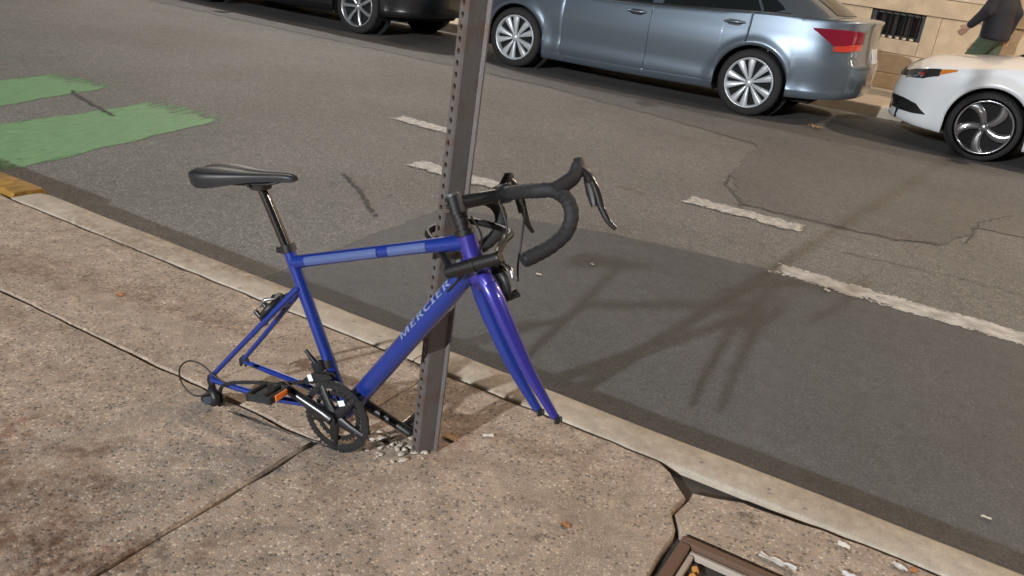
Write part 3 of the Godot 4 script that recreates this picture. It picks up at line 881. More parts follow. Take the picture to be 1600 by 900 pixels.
	for i in 61:
		var p := c.house(i / 60.0, 1.0)
		var row := PackedVector3Array()
		for j in 13:
			var u := j / 6.0 - 1.0
			row.append(Vector3(p.x, p.y + .035 * (1 - u * u) * minf(p.z / .4, 1.0), p.z * u))
		rf.append(row)
	gh.grid(rf, false)
	obj("roof", gh, paint, k)
	for w in sp.windows:        # name, lower (t, v) list, upper list
		for sd: float in [1.0, -1.0]: obj(w[0], patch(c.house, w[1], w[2], .006, 6, 5, sd), M.glass, k)
	for sd: float in [1.0, -1.0]:
		var trim := MB.new()
		var pts := []
		for i in 21:
			var p := c.house(lerpf(sp.trim[0], sp.trim[1], i / 20.0), .03, .012); pts.append(Vector3(p.x, p.y, p.z * sd))
		trim.tube(pts, .012, 8)
		obj("window_trim", trim, M.trim, k)
	for l in sp.lights:         # name, material, lower (s, y), upper (s, y), thickness
		var lo := []; var up := []
		for q in l[2]: lo.append(Vector2(c.s_end(q[1], l[5]) if q[0] == null else c.s_x(q[0]), q[2]))
		for q in l[3]: up.append(Vector2(c.s_end(q[1], l[5]) if q[0] == null else c.s_x(q[0]), q[2]))
		for sd: float in [1.0, -1.0]: obj(l[0], patch(c.surf, lo, up, l[4], 4, 4, sd), l[1], k)
	# number plate and mirrors
	for sd: float in [1.0, -1.0]:
		var mm := MB.new(); mm.ball(Vector3(sp.mirror.x, sp.mirror.y, sp.mirror.z * sd), Vector3(.075, .065, .10), 14); mm.tube([Vector3(sp.mirror.x, sp.mirror.y - .03, (sp.mirror.z - .14) * sd), Vector3(sp.mirror.x, sp.mirror.y - .01, sp.mirror.z * sd)], .022, 8); obj("mirror", mm, paint, k)
	print(called)
func build_cars() -> void:
	M.tyre = mat(lin(.022, .021, .021), .8); M.well = mat(lin(.008, .008, .008), .9); M.trim = mat(lin(.015, .015, .016), .35)
	M.cover = mat(lin(.62, .65, .68), .35, .4); M.alloy = mat(lin(.55, .56, .58), .25, .7); M.alloy_dark = mat(lin(.3, .3, .31), .25, .8, .4); M.alloy_edge = mat(lin(.55, .55, .57), .2, .9)
	M.glass = mat(lin(.012, .015, .016), .04); M.glass.metallic_specular = .6
	var silver := mat(lin(.165, .205, .25), .36, .7, 1.0, .05)
	var black := mat(lin(.006, .007, .009), .3, .2, 1.0, .04)
	var white := mat(lin(.72, .74, .76), .35, 0.0, 1.0, .05)
	var red := mat(lin(.2, .012, .03), .12, 0.0, 1.0, .02); var amber := mat(lin(.5, .05, .03), .15, 0.0, 1.0, .02); var dlens := mat(lin(.04, .04, .042), .08, .3, 1.0, .02); var orange := mat(lin(.65, .2, .03), .15, 0, 1.0, .02); var mesh := mat(lin(.01, .01, .01), .5); var chrome := mat(lin(.6, .6, .62), .12, 1.0)
	var sedan := {"plan": [Vector2(-.94, 0), Vector2(-.93, .28), Vector2(-.88, .52), Vector2(-.74, .72), Vector2(-.5, .83), Vector2(0, .895), Vector2(.8, .915), Vector2(2.0, .915), Vector2(2.78, .905), Vector2(3.27, .872), Vector2(3.53, .80), Vector2(3.70, .66), Vector2(3.785, .42), Vector2(3.81, 0)],
		"side": [[.15, .05], [.25, .03], [.33, .012], [.4, .02], [.52, .008], [.64, -.002], [.72, .0], [.8, .008], [.9, .028], [1.06, .06]], "front": [[.17, .06], [.25, .02], [.45, 0], [.6, .02], [.75, .09], [.9, .2]], "rear": [[.25, .06], [.35, .02], [.5, 0], [.63, .0], [.7, .03], [.85, .05], [1.0, .055], [1.07, .03]],
		"belt": [[-.94, .66], [-.8, .73], [-.5, .80], [0, .86], [.45, .89], [1.0, .90], [1.33, .912], [2.0, .955], [2.76, 1.015], [3.1, 1.035], [3.5, 1.052], [3.78, 1.06], [3.94, 1.05]], "bottom": [[-.94, .25], [-.6, .2], [.3, .17], [2.45, .21], [3.1, .26], [3.5, .29], [3.94, .34]],
		"hubs": [0.0, 2.776], "hub_y": .332, "arch": .372, "R": .332, "rim": .255, "wheel": 0, "half": .915, "front_x": -.94, "rear_x": 3.81, "seams": [.60, 1.625, 2.66], "handles": [[1.458, .834], [2.506, .89]], "crown": .07, "roof_y": 1.45,
		"base": [Vector2(.25, 0), Vector2(.32, .4), Vector2(.5, .68), Vector2(.9, .81), Vector2(1.6, .84), Vector2(2.4, .835), Vector2(2.95, .78), Vector2(3.38, .62), Vector2(3.5, .35), Vector2(3.53, 0)], "roof": [Vector2(1.2, 0), Vector2(1.22, .3), Vector2(1.26, .48), Vector2(1.4, .57), Vector2(1.8, .60), Vector2(2.2, .59), Vector2(2.5, .55), Vector2(2.66, .46), Vector2(2.72, .25), Vector2(2.74, 0)],
		"windows": [["windscreen", [Vector2(0, .06), Vector2(.1, .06), Vector2(.21, .06)], [Vector2(0, .97), Vector2(.1, .97), Vector2(.21, .95)]], ["door_window", [Vector2(.27, .05), Vector2(.33, .05), Vector2(.44, .05)], [Vector2(.272, .12), Vector2(.34, .88), Vector2(.44, .92)]], ["door_window", [Vector2(.458, .05), Vector2(.53, .05), Vector2(.62, .05)], [Vector2(.458, .92), Vector2(.53, .92), Vector2(.62, .84)]], ["quarter_window", [Vector2(.627, .05), Vector2(.65, .06), Vector2(.675, .12)], [Vector2(.627, .82), Vector2(.65, .6), Vector2(.675, .2)]], ["rear_window", [Vector2(.83, .1), Vector2(.9, .08), Vector2(1, .08)], [Vector2(.82, .92), Vector2(.9, .95), Vector2(1, .95)]]], "trim": [.26, .68], "mirror": Vector3(.78, 1.0, .97),
		"lights": [["tail_lamp", red, [[3.28, 0, .94], [3.38, 0, .885], [3.49, 0, .815], [3.6, 0, .832], [null, .70, .85], [null, .56, .86]], [[3.28, 0, .953], [3.38, 0, .96], [3.49, 0, .967], [3.6, 0, .972], [null, .70, .972], [null, .56, .965]], .012, true], ["indicator_lamp", amber, [[3.5, 0, .765], [3.6, 0, .77], [null, .70, .785], [null, .58, .80]], [[3.5, 0, .811], [3.6, 0, .829], [null, .70, .846], [null, .58, .855]], .012, true], ["number_plate", mat(lin(.6, .6, .62), .5), [[null, .16, .66], [null, .01, .66]], [[null, .16, .80], [null, .01, .80]], .008, true], ["headlamp", dlens, [[null, .5, .60], [-.8, 0, .62], [-.6, 0, .67], [-.45, 0, .75]], [[null, .5, .68], [-.8, 0, .72], [-.6, 0, .765], [-.45, 0, .78]], .006, false], ["grille", mesh, [[null, .01, .45], [null, .4, .46]], [[null, .01, .64], [null, .4, .62]], .004, false]], "paint": silver}
	var CL := -9.875
	build_car("parked_car", Vector3(-5.0617, .004, CL), sedan, "silver-grey sedan parked directly behind the post and bike", "cars parked along the far kerb")
	var s2 := sedan.duplicate(true); s2.paint = black; s2.wheel = 2; s2.belt = sedan.belt.duplicate(true)
	s2.plan = [Vector2(-.94, 0), Vector2(-.93, .28), Vector2(-.88, .52), Vector2(-.74, .72), Vector2(-.5, .83), Vector2(0, .895), Vector2(.8, .915), Vector2(2.0, .915), Vector2(2.78, .905), Vector2(3.2, .87), Vector2(3.45, .80), Vector2(3.62, .66), Vector2(3.7, .42), Vector2(3.72, 0)]
	s2.rear_x = 3.72; s2.lights = []
	for l in sedan.lights: if l[0] != "indicator_lamp" and l[0] != "tail_lamp": s2.lights.append(l)
	s2.lights.append(["tail_lamp", red, [[3.2, 0, .80], [3.4, 0, .80], [null, .70, .80], [null, .46, .82]], [[3.2, 0, .9], [3.4, 0, .955], [null, .70, .965], [null, .46, .96]], .012, true])
	build_car("parked_car", Vector3(-10.193, .004, CL - .02), s2, "black car at the top edge, left of the post", "cars parked along the far kerb")
	var hatch := {"plan": [Vector2(-.93, 0), Vector2(-.915, .3), Vector2(-.865, .52), Vector2(-.72, .70), Vector2(-.5, .80), Vector2(0, .86), Vector2(.8, .88), Vector2(2.0, .88), Vector2(2.6, .87), Vector2(3.05, .82), Vector2(3.25, .7), Vector2(3.34, .42), Vector2(3.36, 0)],
		"side": [[.15, .04], [.22, .025], [.32, .012], [.4, .018], [.52, .01], [.64, -.004], [.72, -.002], [.8, .012], [.9, .035], [1.08, .07]], "front": [[.17, .07], [.24, .01], [.34, .03], [.45, .0], [.58, .02], [.68, .06], [.8, .16]], "rear": [[.25, .06], [.35, .02], [.5, 0], [.65, .0], [.75, .04], [.9, .06], [1.1, .1]],
		"belt": [[-.93, .66], [-.83, .70], [-.6, .765], [-.33, .80], [0, .85], [.5, .915], [1.0, .945], [1.8, .985], [2.6, 1.04], [3.36, 1.08]], "bottom": [[-.93, .225], [-.6, .20], [-.3, .185], [.3, .17], [2.3, .2], [3.0, .26], [3.36, .32]],
		"hubs": [0.0, 2.6], "hub_y": .322, "arch": .355, "R": .318, "rim": .252, "wheel": 1, "half": .88, "front_x": -.93, "rear_x": 3.36, "seams": [.52, 1.5, 2.45], "handles": [[1.36, .86], [2.25, .91]], "crown": .085, "roof_y": 1.45,
		"base": [Vector2(.05, 0), Vector2(.12, .4), Vector2(.32, .66), Vector2(.8, .78), Vector2(1.5, .81), Vector2(2.2, .80), Vector2(2.8, .75), Vector2(3.15, .62), Vector2(3.25, .35), Vector2(3.27, 0)], "roof": [Vector2(1.05, 0), Vector2(1.07, .3), Vector2(1.12, .48), Vector2(1.3, .57), Vector2(1.7, .60), Vector2(2.2, .60), Vector2(2.6, .57), Vector2(2.85, .48), Vector2(2.93, .25), Vector2(2.95, 0)],
		"windows": [["windscreen", [Vector2(0, .02), Vector2(.1, .02), Vector2(.21, .03)], [Vector2(0, .97), Vector2(.1, .97), Vector2(.21, .95)]], ["door_window", [Vector2(.27, .05), Vector2(.33, .05), Vector2(.44, .05)], [Vector2(.272, .12), Vector2(.34, .88), Vector2(.44, .92)]], ["door_window", [Vector2(.458, .05), Vector2(.53, .05), Vector2(.62, .05)], [Vector2(.458, .92), Vector2(.53, .92), Vector2(.62, .84)]], ["rear_window", [Vector2(.83, .1), Vector2(.9, .08), Vector2(1, .08)], [Vector2(.82, .92), Vector2(.9, .95), Vector2(1, .95)]]], "trim": [.26, .66], "mirror": Vector3(.62, 1.0, .93),
		"lights": [["headlamp", dlens, [[null, .60, .615], [-.76, 0, .63], [-.64, 0, .645], [-.5, 0, .695]], [[null, .60, .695], [-.76, 0, .715], [-.64, 0, .738], [-.5, 0, .762]], .006, false], ["side_marker", orange, [[-.498, 0, .706], [-.42, 0, .74], [-.36, 0, .765]], [[-.498, 0, .757], [-.42, 0, .772], [-.36, 0, .78]], .006, false], ["upper_grille", mesh, [[null, .01, .62], [null, .3, .62], [null, .595, .63]], [[null, .01, .675], [null, .3, .678], [null, .595, .688]], .005, false], ["lower_grille", mesh, [[null, .01, .27], [null, .36, .28]], [[null, .01, .43], [null, .36, .42]], .004, false], ["fog_recess", mesh, [[null, .46, .315], [-.78, 0, .312], [-.64, 0, .312], [-.53, 0, .322]], [[null, .46, .44], [-.78, 0, .435], [-.64, 0, .405], [-.53, 0, .33]], .004, false], ["headlamp_reflector", chrome, [[-.7, 0, .66], [-.6, 0, .68]], [[-.7, 0, .69], [-.6, 0, .715]], .009, false], ["fog_lamp", dlens, [[-.80, 0, .35], [-.72, 0, .348]], [[-.80, 0, .40], [-.72, 0, .398]], .012, false], ["tail_lamp", red, [[2.95, 0, .86], [3.15, 0, .84], [null, .5, .85]], [[2.95, 0, .9], [3.15, 0, .98], [null, .5, .99]], .01, true]], "paint": white}
	build_car("parked_car", Vector3(-.0896, .004, -10.04), hatch, "white hatchback parked behind the sedan, front end showing", "cars parked along the far kerb")

# ---------------------------------------------------------------- figure: smooth union of tapered bones meshed as surface nets
func bone_d(p: Vector3, a: Vector3, b: Vector3, ra: float, rb: float) -> float:
	var ab := b - a
	var t := clampf((p - a).dot(ab) / maxf(ab.length_squared(), 1e-9), 0, 1)
	return p.distance_to(a + ab * t) - lerpf(ra, rb, t)
func nets(bones: Array, cell: float, k: float, clip_lo := -INF, clip_hi := INF) -> MB:
	var lo := Vector3.ONE * 1e9; var hi := -lo
	for b in bones:
		for e in 2:
			var r: float = b[2 + e] + cell * 2 + .02
			lo = lo.min(b[e] - Vector3.ONE * r); hi = hi.max(b[e] + Vector3.ONE * r)
	var n := Vector3i(((hi - lo) / cell).ceil()) + Vector3i.ONE
	var D := PackedFloat32Array(); D.resize(n.x * n.y * n.z); D.fill(1.0)
	for b in bones:
		var m: float = maxf(b[2], b[3]) + k * 1.5 + cell * 2
		var l: Vector3 = (b[0].min(b[1]) - Vector3.ONE * m - lo) / cell; var h: Vector3 = (b[0].max(b[1]) + Vector3.ONE * m - lo) / cell
		for z in range(maxi(0, int(l.z)), mini(n.z, int(h.z) + 2)):
			for y in range(maxi(0, int(l.y)), mini(n.y, int(h.y) + 2)):
				for x in range(maxi(0, int(l.x)), mini(n.x, int(h.x) + 2)):
					var i := (z * n.y + y) * n.x + x
					var d := bone_d(lo + Vector3(x, y, z) * cell, b[0], b[1], b[2], b[3])
					var o := D[i]
					var t := clampf(.5 + .5 * (d - o) / k, 0, 1)
					D[i] = lerpf(d, o, t) - k * t * (1 - t)
	if clip_lo > -INF or clip_hi < INF:
		for z in n.z:
			for y in n.y:
				var yy := lo.y + y * cell
				var c := maxf(clip_lo - yy, yy - clip_hi)
				for x in n.x:
					var i := (z * n.y + y) * n.x + x
					D[i] = maxf(D[i], c)
	var mb := MB.new(); var vid := {}
	var off := [Vector3i(0, 0, 0), Vector3i(1, 0, 0), Vector3i(0, 1, 0), Vector3i(1, 1, 0), Vector3i(0, 0, 1), Vector3i(1, 0, 1), Vector3i(0, 1, 1), Vector3i(1, 1, 1)]
	var edges := [[0, 1], [2, 3], [4, 5], [6, 7], [0, 2], [1, 3], [4, 6], [5, 7], [0, 4], [1, 5], [2, 6], [3, 7]]
	for z in n.z - 1:
		for y in n.y - 1:
			for x in n.x - 1:
				var i := (z * n.y + y) * n.x + x
				var first := D[i] < 0
				var mixed := false
				var ds := []
				for o in off:
					var d := D[i + (o.z * n.y + o.y) * n.x + o.x]
					ds.append(d)
					if (d < 0) != first: mixed = true
				if not mixed: continue
				var s := Vector3.ZERO; var c := 0
				for e in edges:
					var a: float = ds[e[0]]; var b: float = ds[e[1]]
					if (a < 0) != (b < 0):
						s += Vector3(off[e[0]]).lerp(Vector3(off[e[1]]), a / (a - b)); c += 1
				vid[i] = mb.pt(lo + (Vector3(x, y, z) + s / c) * cell)
	var step := [1, n.x, n.x * n.y]
	for i in vid:
		var x: int = i % n.x; var y: int = (i / n.x) % n.y; var z: int = i / (n.x * n.y)
		for a in 3:
			var u: int = step[(a + 1) % 3]; var w: int = step[(a + 2) % 3]
			if [y, z, x][a] == 0 or [z, x, y][a] == 0: continue
			var j: int = i + step[a]
			if j >= D.size() or (D[i] < 0) == (D[j] < 0): continue
			if not (vid.has(i - u) and vid.has(i - w) and vid.has(i - u - w)): continue
			if D[i] < 0: mb.quad(vid[i - u - w], vid[i - w], vid[i], vid[i - u])
			else: mb.quad(vid[i - u - w], vid[i - u], vid[i], vid[i - w])
	return mb
func hand_bones(wrist: Vector3, down: Vector3, fwd: Vector3, side: float) -> Array:
	# relaxed hand hanging along `down`; fwd = the way the thumb points
	var out := []
	var nrm := down.cross(fwd).normalized() * side
	var palm := wrist + down * .05
	out.append([wrist, palm, .024, .026]); out.append([wrist + fwd * .012, palm + fwd * .026 + down * .03, .02, .016]); out.append([wrist - fwd * .012, palm - fwd * .026 + down * .026, .02, .015])
	for i in 4:
		var root: Vector3 = palm + fwd * (.03 - i * .02) + down * .035
		var L: float = [.075, .083, .077, .06][i]
		var k1: Vector3 = root + (down * .92 + nrm * .3).normalized() * L * .45
		var k2: Vector3 = k1 + (down * .7 + nrm * .7).normalized() * L * .32
		var k3: Vector3 = k2 + (down * .35 + nrm * .9).normalized() * L * .25
		out.append([root, k1, .0095, .0088]); out.append([k1, k2, .0088, .008]); out.append([k2, k3, .008, .007])
	var t0 := wrist + fwd * .024 + down * .02
	var t1 := t0 + (fwd * .7 + down * .8 + nrm * .2).normalized() * .04
	var t2 := t1 + (fwd * .25 + down * .95 + nrm * .25).normalized() * .032
	out.append([t0, t1, .0125, .0105]); out.append([t1, t2, .0105, .0085])
	return out
func build_person() -> void:
	# walking to the left on the far pavement; seen from the waist down above the white bonnet
	var at := Vector3(-.32, .14, -11.85)
	var k := node("person", self, at, Basis(Vector3.UP, PI - .12)); tag(k, "person in a dark jacket and green trousers walking behind the white hatchback", "person")
	# local axes: x forward (after the turn: image left), y up, z to the figure's right
	var skin := mat(lin(.42, .25, .18), .55); var coat := mat(lin(.011, .012, .018), .8); var trou := mat(lin(.06, .085, .055), .85); var shoe := mat(lin(.02, .02, .02), .5); var hairm := mat(lin(.02, .015, .012), .6)
	var hipL := Vector3(0, .93, -.09); var hipR := Vector3(0, .93, .09)
	var kneeL := Vector3(.20, .53, -.1); var ankL := Vector3(.24, .10, -.1)
	var kneeR := Vector3(-.02, .50, .1); var ankR := Vector3(-.3, .16, .1)
	var neck := Vector3(.05, 1.50, 0); var head := Vector3(.09, 1.64, 0)
	var shL := Vector3(.03, 1.43, -.185); var shR := Vector3(.03, 1.43, .185)
	var elL := Vector3(.1, 1.17, -.25); var elR := Vector3(-.12, 1.17, .24)
	var wrL := Vector3(.25, .98, -.23); var wrR := Vector3(-.1, .93, .24)
	var body := [[hipL, kneeL, .085, .055], [kneeL, ankL, .052, .036], [hipR, kneeR, .085, .055], [kneeR, ankR, .052, .036], [Vector3(0, .93, -.06), Vector3(0, .93, .06), .12, .12], [Vector3(0, .95, 0), Vector3(.02, 1.2, 0), .125, .125], [Vector3(.02, 1.2, -.05), Vector3(.03, 1.38, -.09), .12, .1], [Vector3(.02, 1.2, .05), Vector3(.03, 1.38, .09), .12, .1], [shL, shR, .06, .06], [Vector3(.03, 1.42, 0), neck, .06, .052], [neck, head, .05, .06], [shL, elL, .05, .04], [elL, wrL, .04, .026], [shR, elR, .05, .04], [elR, wrR, .04, .026], [ankL, ankL + Vector3(.17, -.05, 0), .045, .03], [ankR, ankR + Vector3(.13, -.12, 0), .045, .03]]
	var bmb := nets(body, .02, .035)
	# head with a face, on a finer grid
	var hb := [[head + Vector3(-.02, .06, 0), head + Vector3(.0, .05, 0), .088, .09], [head + Vector3(.02, -.03, 0), head + Vector3(.05, -.055, 0), .062, .045], [head + Vector3(.085, .03, 0), head + Vector3(.108, -.005, 0), .010, .014], [head + Vector3(.075, .045, -.035), head + Vector3(.075, .045, .035), .02, .02], [head + Vector3(.07, -.045, -.02), head + Vector3(.07, -.045, .02), .015, .015], [head + Vector3(-.005, .03, -.09), head + Vector3(-.012, .0, -.088), .014, .011], [head + Vector3(-.005, .03, .09), head + Vector3(-.012, .0, .088), .014, .011]]
	var hm := nets(hb, .009, .02)
	var base := bmb.v.size()
	bmb.v.append_array(hm.v); bmb.uv.append_array(hm.uv); bmb.uv2.append_array(hm.uv2)
	for i in hm.idx: bmb.idx.append(i + base)
	for h in [[wrL, (wrL - elL).normalized(), 1.0], [wrR, (wrR - elR).normalized(), -1.0]]:
		var fw: Vector3 = (Vector3(1, 0, 0) - h[1] * h[1].x).normalized()
		var hd := nets(hand_bones(h[0], h[1], fw, h[2]), .0055, .006)
		base = bmb.v.size()
		bmb.v.append_array(hd.v); bmb.uv.append_array(hd.uv); bmb.uv2.append_array(hd.uv2)
		for i in hd.idx: bmb.idx.append(i + base)
	obj("body", bmb, skin, k)
	obj("trousers", nets([[hipL, kneeL, .108, .082], [kneeL, ankL + Vector3(0, .03, 0), .078, .07], [hipR, kneeR, .108, .082], [kneeR, ankR + Vector3(0, .03, 0), .078, .07], [Vector3(0, .94, -.07), Vector3(0, .94, .07), .135, .135], [kneeL + Vector3(.04, .02, 0), kneeL + Vector3(.02, -.06, 0), .06, .06]], .02, .04, .1, 1.06), trou, k)
	obj("jacket", nets([[Vector3(-.01, .9, -.08), Vector3(.01, 1.2, -.07), .15, .145], [Vector3(-.01, .9, .08), Vector3(.01, 1.2, .07), .15, .145], [Vector3(.01, 1.2, -.07), Vector3(.03, 1.38, -.1), .145, .115], [Vector3(.01, 1.2, .07), Vector3(.03, 1.38, .1), .145, .115], [shL, shR, .085, .085], [Vector3(.03, 1.42, 0), Vector3(.035, 1.5, 0), .085, .078], [shL, elL, .08, .07], [elL, wrL + (elL - wrL).normalized() * .02, .07, .046], [shR, elR, .08, .07], [elR, wrR + (elR - wrR).normalized() * .02, .07, .046]], .02, .03, .86, 1.53), coat, k)
	for a in [[ankL, Vector3(.17, -.06, 0)], [ankR, Vector3(.13, -.13, 0)]]:
		obj("shoe", nets([[a[0] + Vector3(-.03, -.04, 0), a[0] + Vector3(.03, -.035, 0), .052, .055], [a[0] + Vector3(0, -.05, 0), a[0] + a[1], .048, .036]], .012, .02, -.005 if a[0] == ankL else -INF), shoe, k)
	obj("hair", nets([[head + Vector3(-.035, .07, 0), head + Vector3(.01, .085, 0), .092, .085], [head + Vector3(-.06, .03, 0), head + Vector3(-.05, -.02, 0), .06, .05], [head + Vector3(.05, .12, 0), head + Vector3(.03, .11, 0), .04, .06]], .012, .02), hairm, k)
	for sd: float in [-1.0, 1.0]:
		var e := MB.new(); e.ball(head + Vector3(.089, .028, .032 * sd), Vector3(.008, .009, .012), 10); obj("eye", e, mat(lin(.5, .48, .45), .2), k)
	print("person")

# ---------------------------------------------------------------- street lamps (outside the frame)
func street_lamp(base: Vector3, height: float, arm: Vector3, energy: float, c: Color, size: float, label: String, emit := 6.0) -> void:
	var k := node("street_lamp", self, base); tag(k, label, "street lamp", "street lamps")
	var metal := mat(lin(.06, .06, .062), .5, .4)
	var p := MB.new(); p.lathe([Vector2(.14, 0), Vector2(.14, .25), Vector2(.09, .3), Vector2(.085, .5), Vector2(.055, height)], 16); obj("pole", p, metal, k)
	var top := Vector3(0, height, 0)
	var a := MB.new(); a.tube(smooth_path([top - Vector3(0, .15, 0), top + arm * .25 + Vector3(0, .2, 0), top + arm], 6), .035, 10); obj("arm", a, metal, k)
	var dir := arm.normalized() if arm.length() > .05 else Vector3.RIGHT
	var bs := Basis(dir, Vector3.UP, dir.cross(Vector3.UP))
	var h := MB.new(); h.box(top + arm + dir * .25 + Vector3(0, .05, 0), Vector3(.62, .09, .3), bs, .03); obj("lamp_head", h, metal, k)
	var em := mat(Color.WHITE, .4); em.emission_enabled = true; em.emission = c; em.emission_energy_multiplier = emit
	var l := MB.new(); l.box(top + arm + dir * .25 + Vector3(0, -.005, 0), Vector3(.42, .018, .22), bs, .004); obj("lamp_lens", l, em, k)
	var o := OmniLight3D.new(); o.name = "lamp_light"; k.add_child(o); o.position = top + arm + dir * .25 + Vector3(0, -.04 - size, 0)
	o.light_energy = energy; o.light_color = c; o.light_size = size; o.omni_range = 80.0; o.omni_attenuation = 2.0; o.shadow_enabled = true

# ---------------------------------------------------------------- the bicycle
const BB := Vector3(-1.2208, .2286, -1.5334)
const BS := 0.97
const HTB := Vector3(.4266, .4285, 0)
const HTT := Vector3(.4052, .5003, 0)
var bike_basis := Basis(Vector3.UP, .0827) * Basis(Vector3.BACK, .2006) * Basis(Vector3.RIGHT, .0159)
var bike_root := Vector3(BB.x, .13, BB.z)
var st_ax := (HTT - HTB).normalized()
var st_per := Vector3(st_ax.y, -st_ax.x, 0)
func B(v: Vector3) -> Vector3:                 # frame: forward, up, right side -> root-local metres
	return bike_basis * (v * BS) + BB - bike_root
func S(a: float, f: float, l: float) -> Vector3:   # steered parts: along the steerer, forward, right side
	return B(HTB + Basis(st_ax, .8759) * (st_ax * a + st_per * f + Vector3(0, 0, l)))
func smooth_path(pts: Array, per_seg := 6) -> Array:
	var out := []
	for i in pts.size() - 1:
		var p0: Vector3 = pts[maxi(i - 1, 0)]; var p1: Vector3 = pts[i]; var p2: Vector3 = pts[i + 1]; var p3: Vector3 = pts[mini(i + 2, pts.size() - 1)]
		for k in per_seg:
			out.append(p1.cubic_interpolate(p2, p0, p3, float(k) / per_seg))
	out.append(pts[-1])
	return out
func lerp_list(a: Array, n: int) -> Array:
	var out := []
	for i in n:
		var t := float(i) / (n - 1) * (a.size() - 1)
		var k := mini(int(t), a.size() - 2)
		out.append(lerpf(a[k], a[k + 1], t - k))
	return out
func path_b(pts: Array, per_seg := 6) -> Array:
	var o := []
	for p in pts: o.append(B(p))
	return smooth_path(o, per_seg) if pts.size() > 2 else o
func path_s(pts: Array, per_seg := 6) -> Array:
	var o := []
	for p in pts: o.append(S(p.x, p.y, p.z))
	return smooth_path(o, per_seg) if pts.size() > 2 else o
func tubep(path: Array, rads: Array, seg := 14, ref := Vector3.ZERO, flat := 1.0, mb: MB = null) -> MB:
	if mb == null: mb = MB.new()
	var r := []
	for x in lerp_list(rads, path.size()): r.append(x * BS)
	mb.tube(path, r, seg, true, ref, flat)
	return mb
func lettering(text: String, from: Vector3, to: Vector3, r: float, phi0: float, height: float, m: Material, parent: Node, called: String) -> void:
	# letters wrapped on a tube running from -> to (root-local metres)
	var tm := TextMesh.new(); var f := SystemFont.new(); f.font_names = PackedStringArray(["Droid Sans"]); f.font_weight = 700
	tm.font = f; tm.text = text; tm.font_size = 64; tm.pixel_size = height / 46.0; tm.depth = .0012; tm.curve_step = 2.0
	var arr := tm.get_mesh_arrays()
	var vs: PackedVector3Array = arr[Mesh.ARRAY_VERTEX]
	var t := (to - from).normalized()
	var side := bike_basis * Vector3(0, 0, 1)
	side = (side - t * side.dot(t)).normalized()
	var upv := t.cross(side) * -1.0
	if upv.y < 0: upv = -upv
	var lo := INF; var hi := -INF
	for p in vs:
		lo = minf(lo, p.x); hi = maxf(hi, p.x)
	var k := from.distance_to(to) / (hi - lo)
	var mb := MB.new()
	for p in vs:
		var ph: float = phi0 + p.y / r
		mb.pt(from + t * (p.x - lo) * k + (side * cos(ph) + upv * sin(ph)) * (r + .0004 + maxf(p.z, 0.0) * .5))
	var id: PackedInt32Array = arr[Mesh.ARRAY_INDEX]
	for i in range(0, id.size(), 3): mb.idx.append_array([id[i], id[i + 1], id[i + 2]])
	obj(called, mb, m, parent)

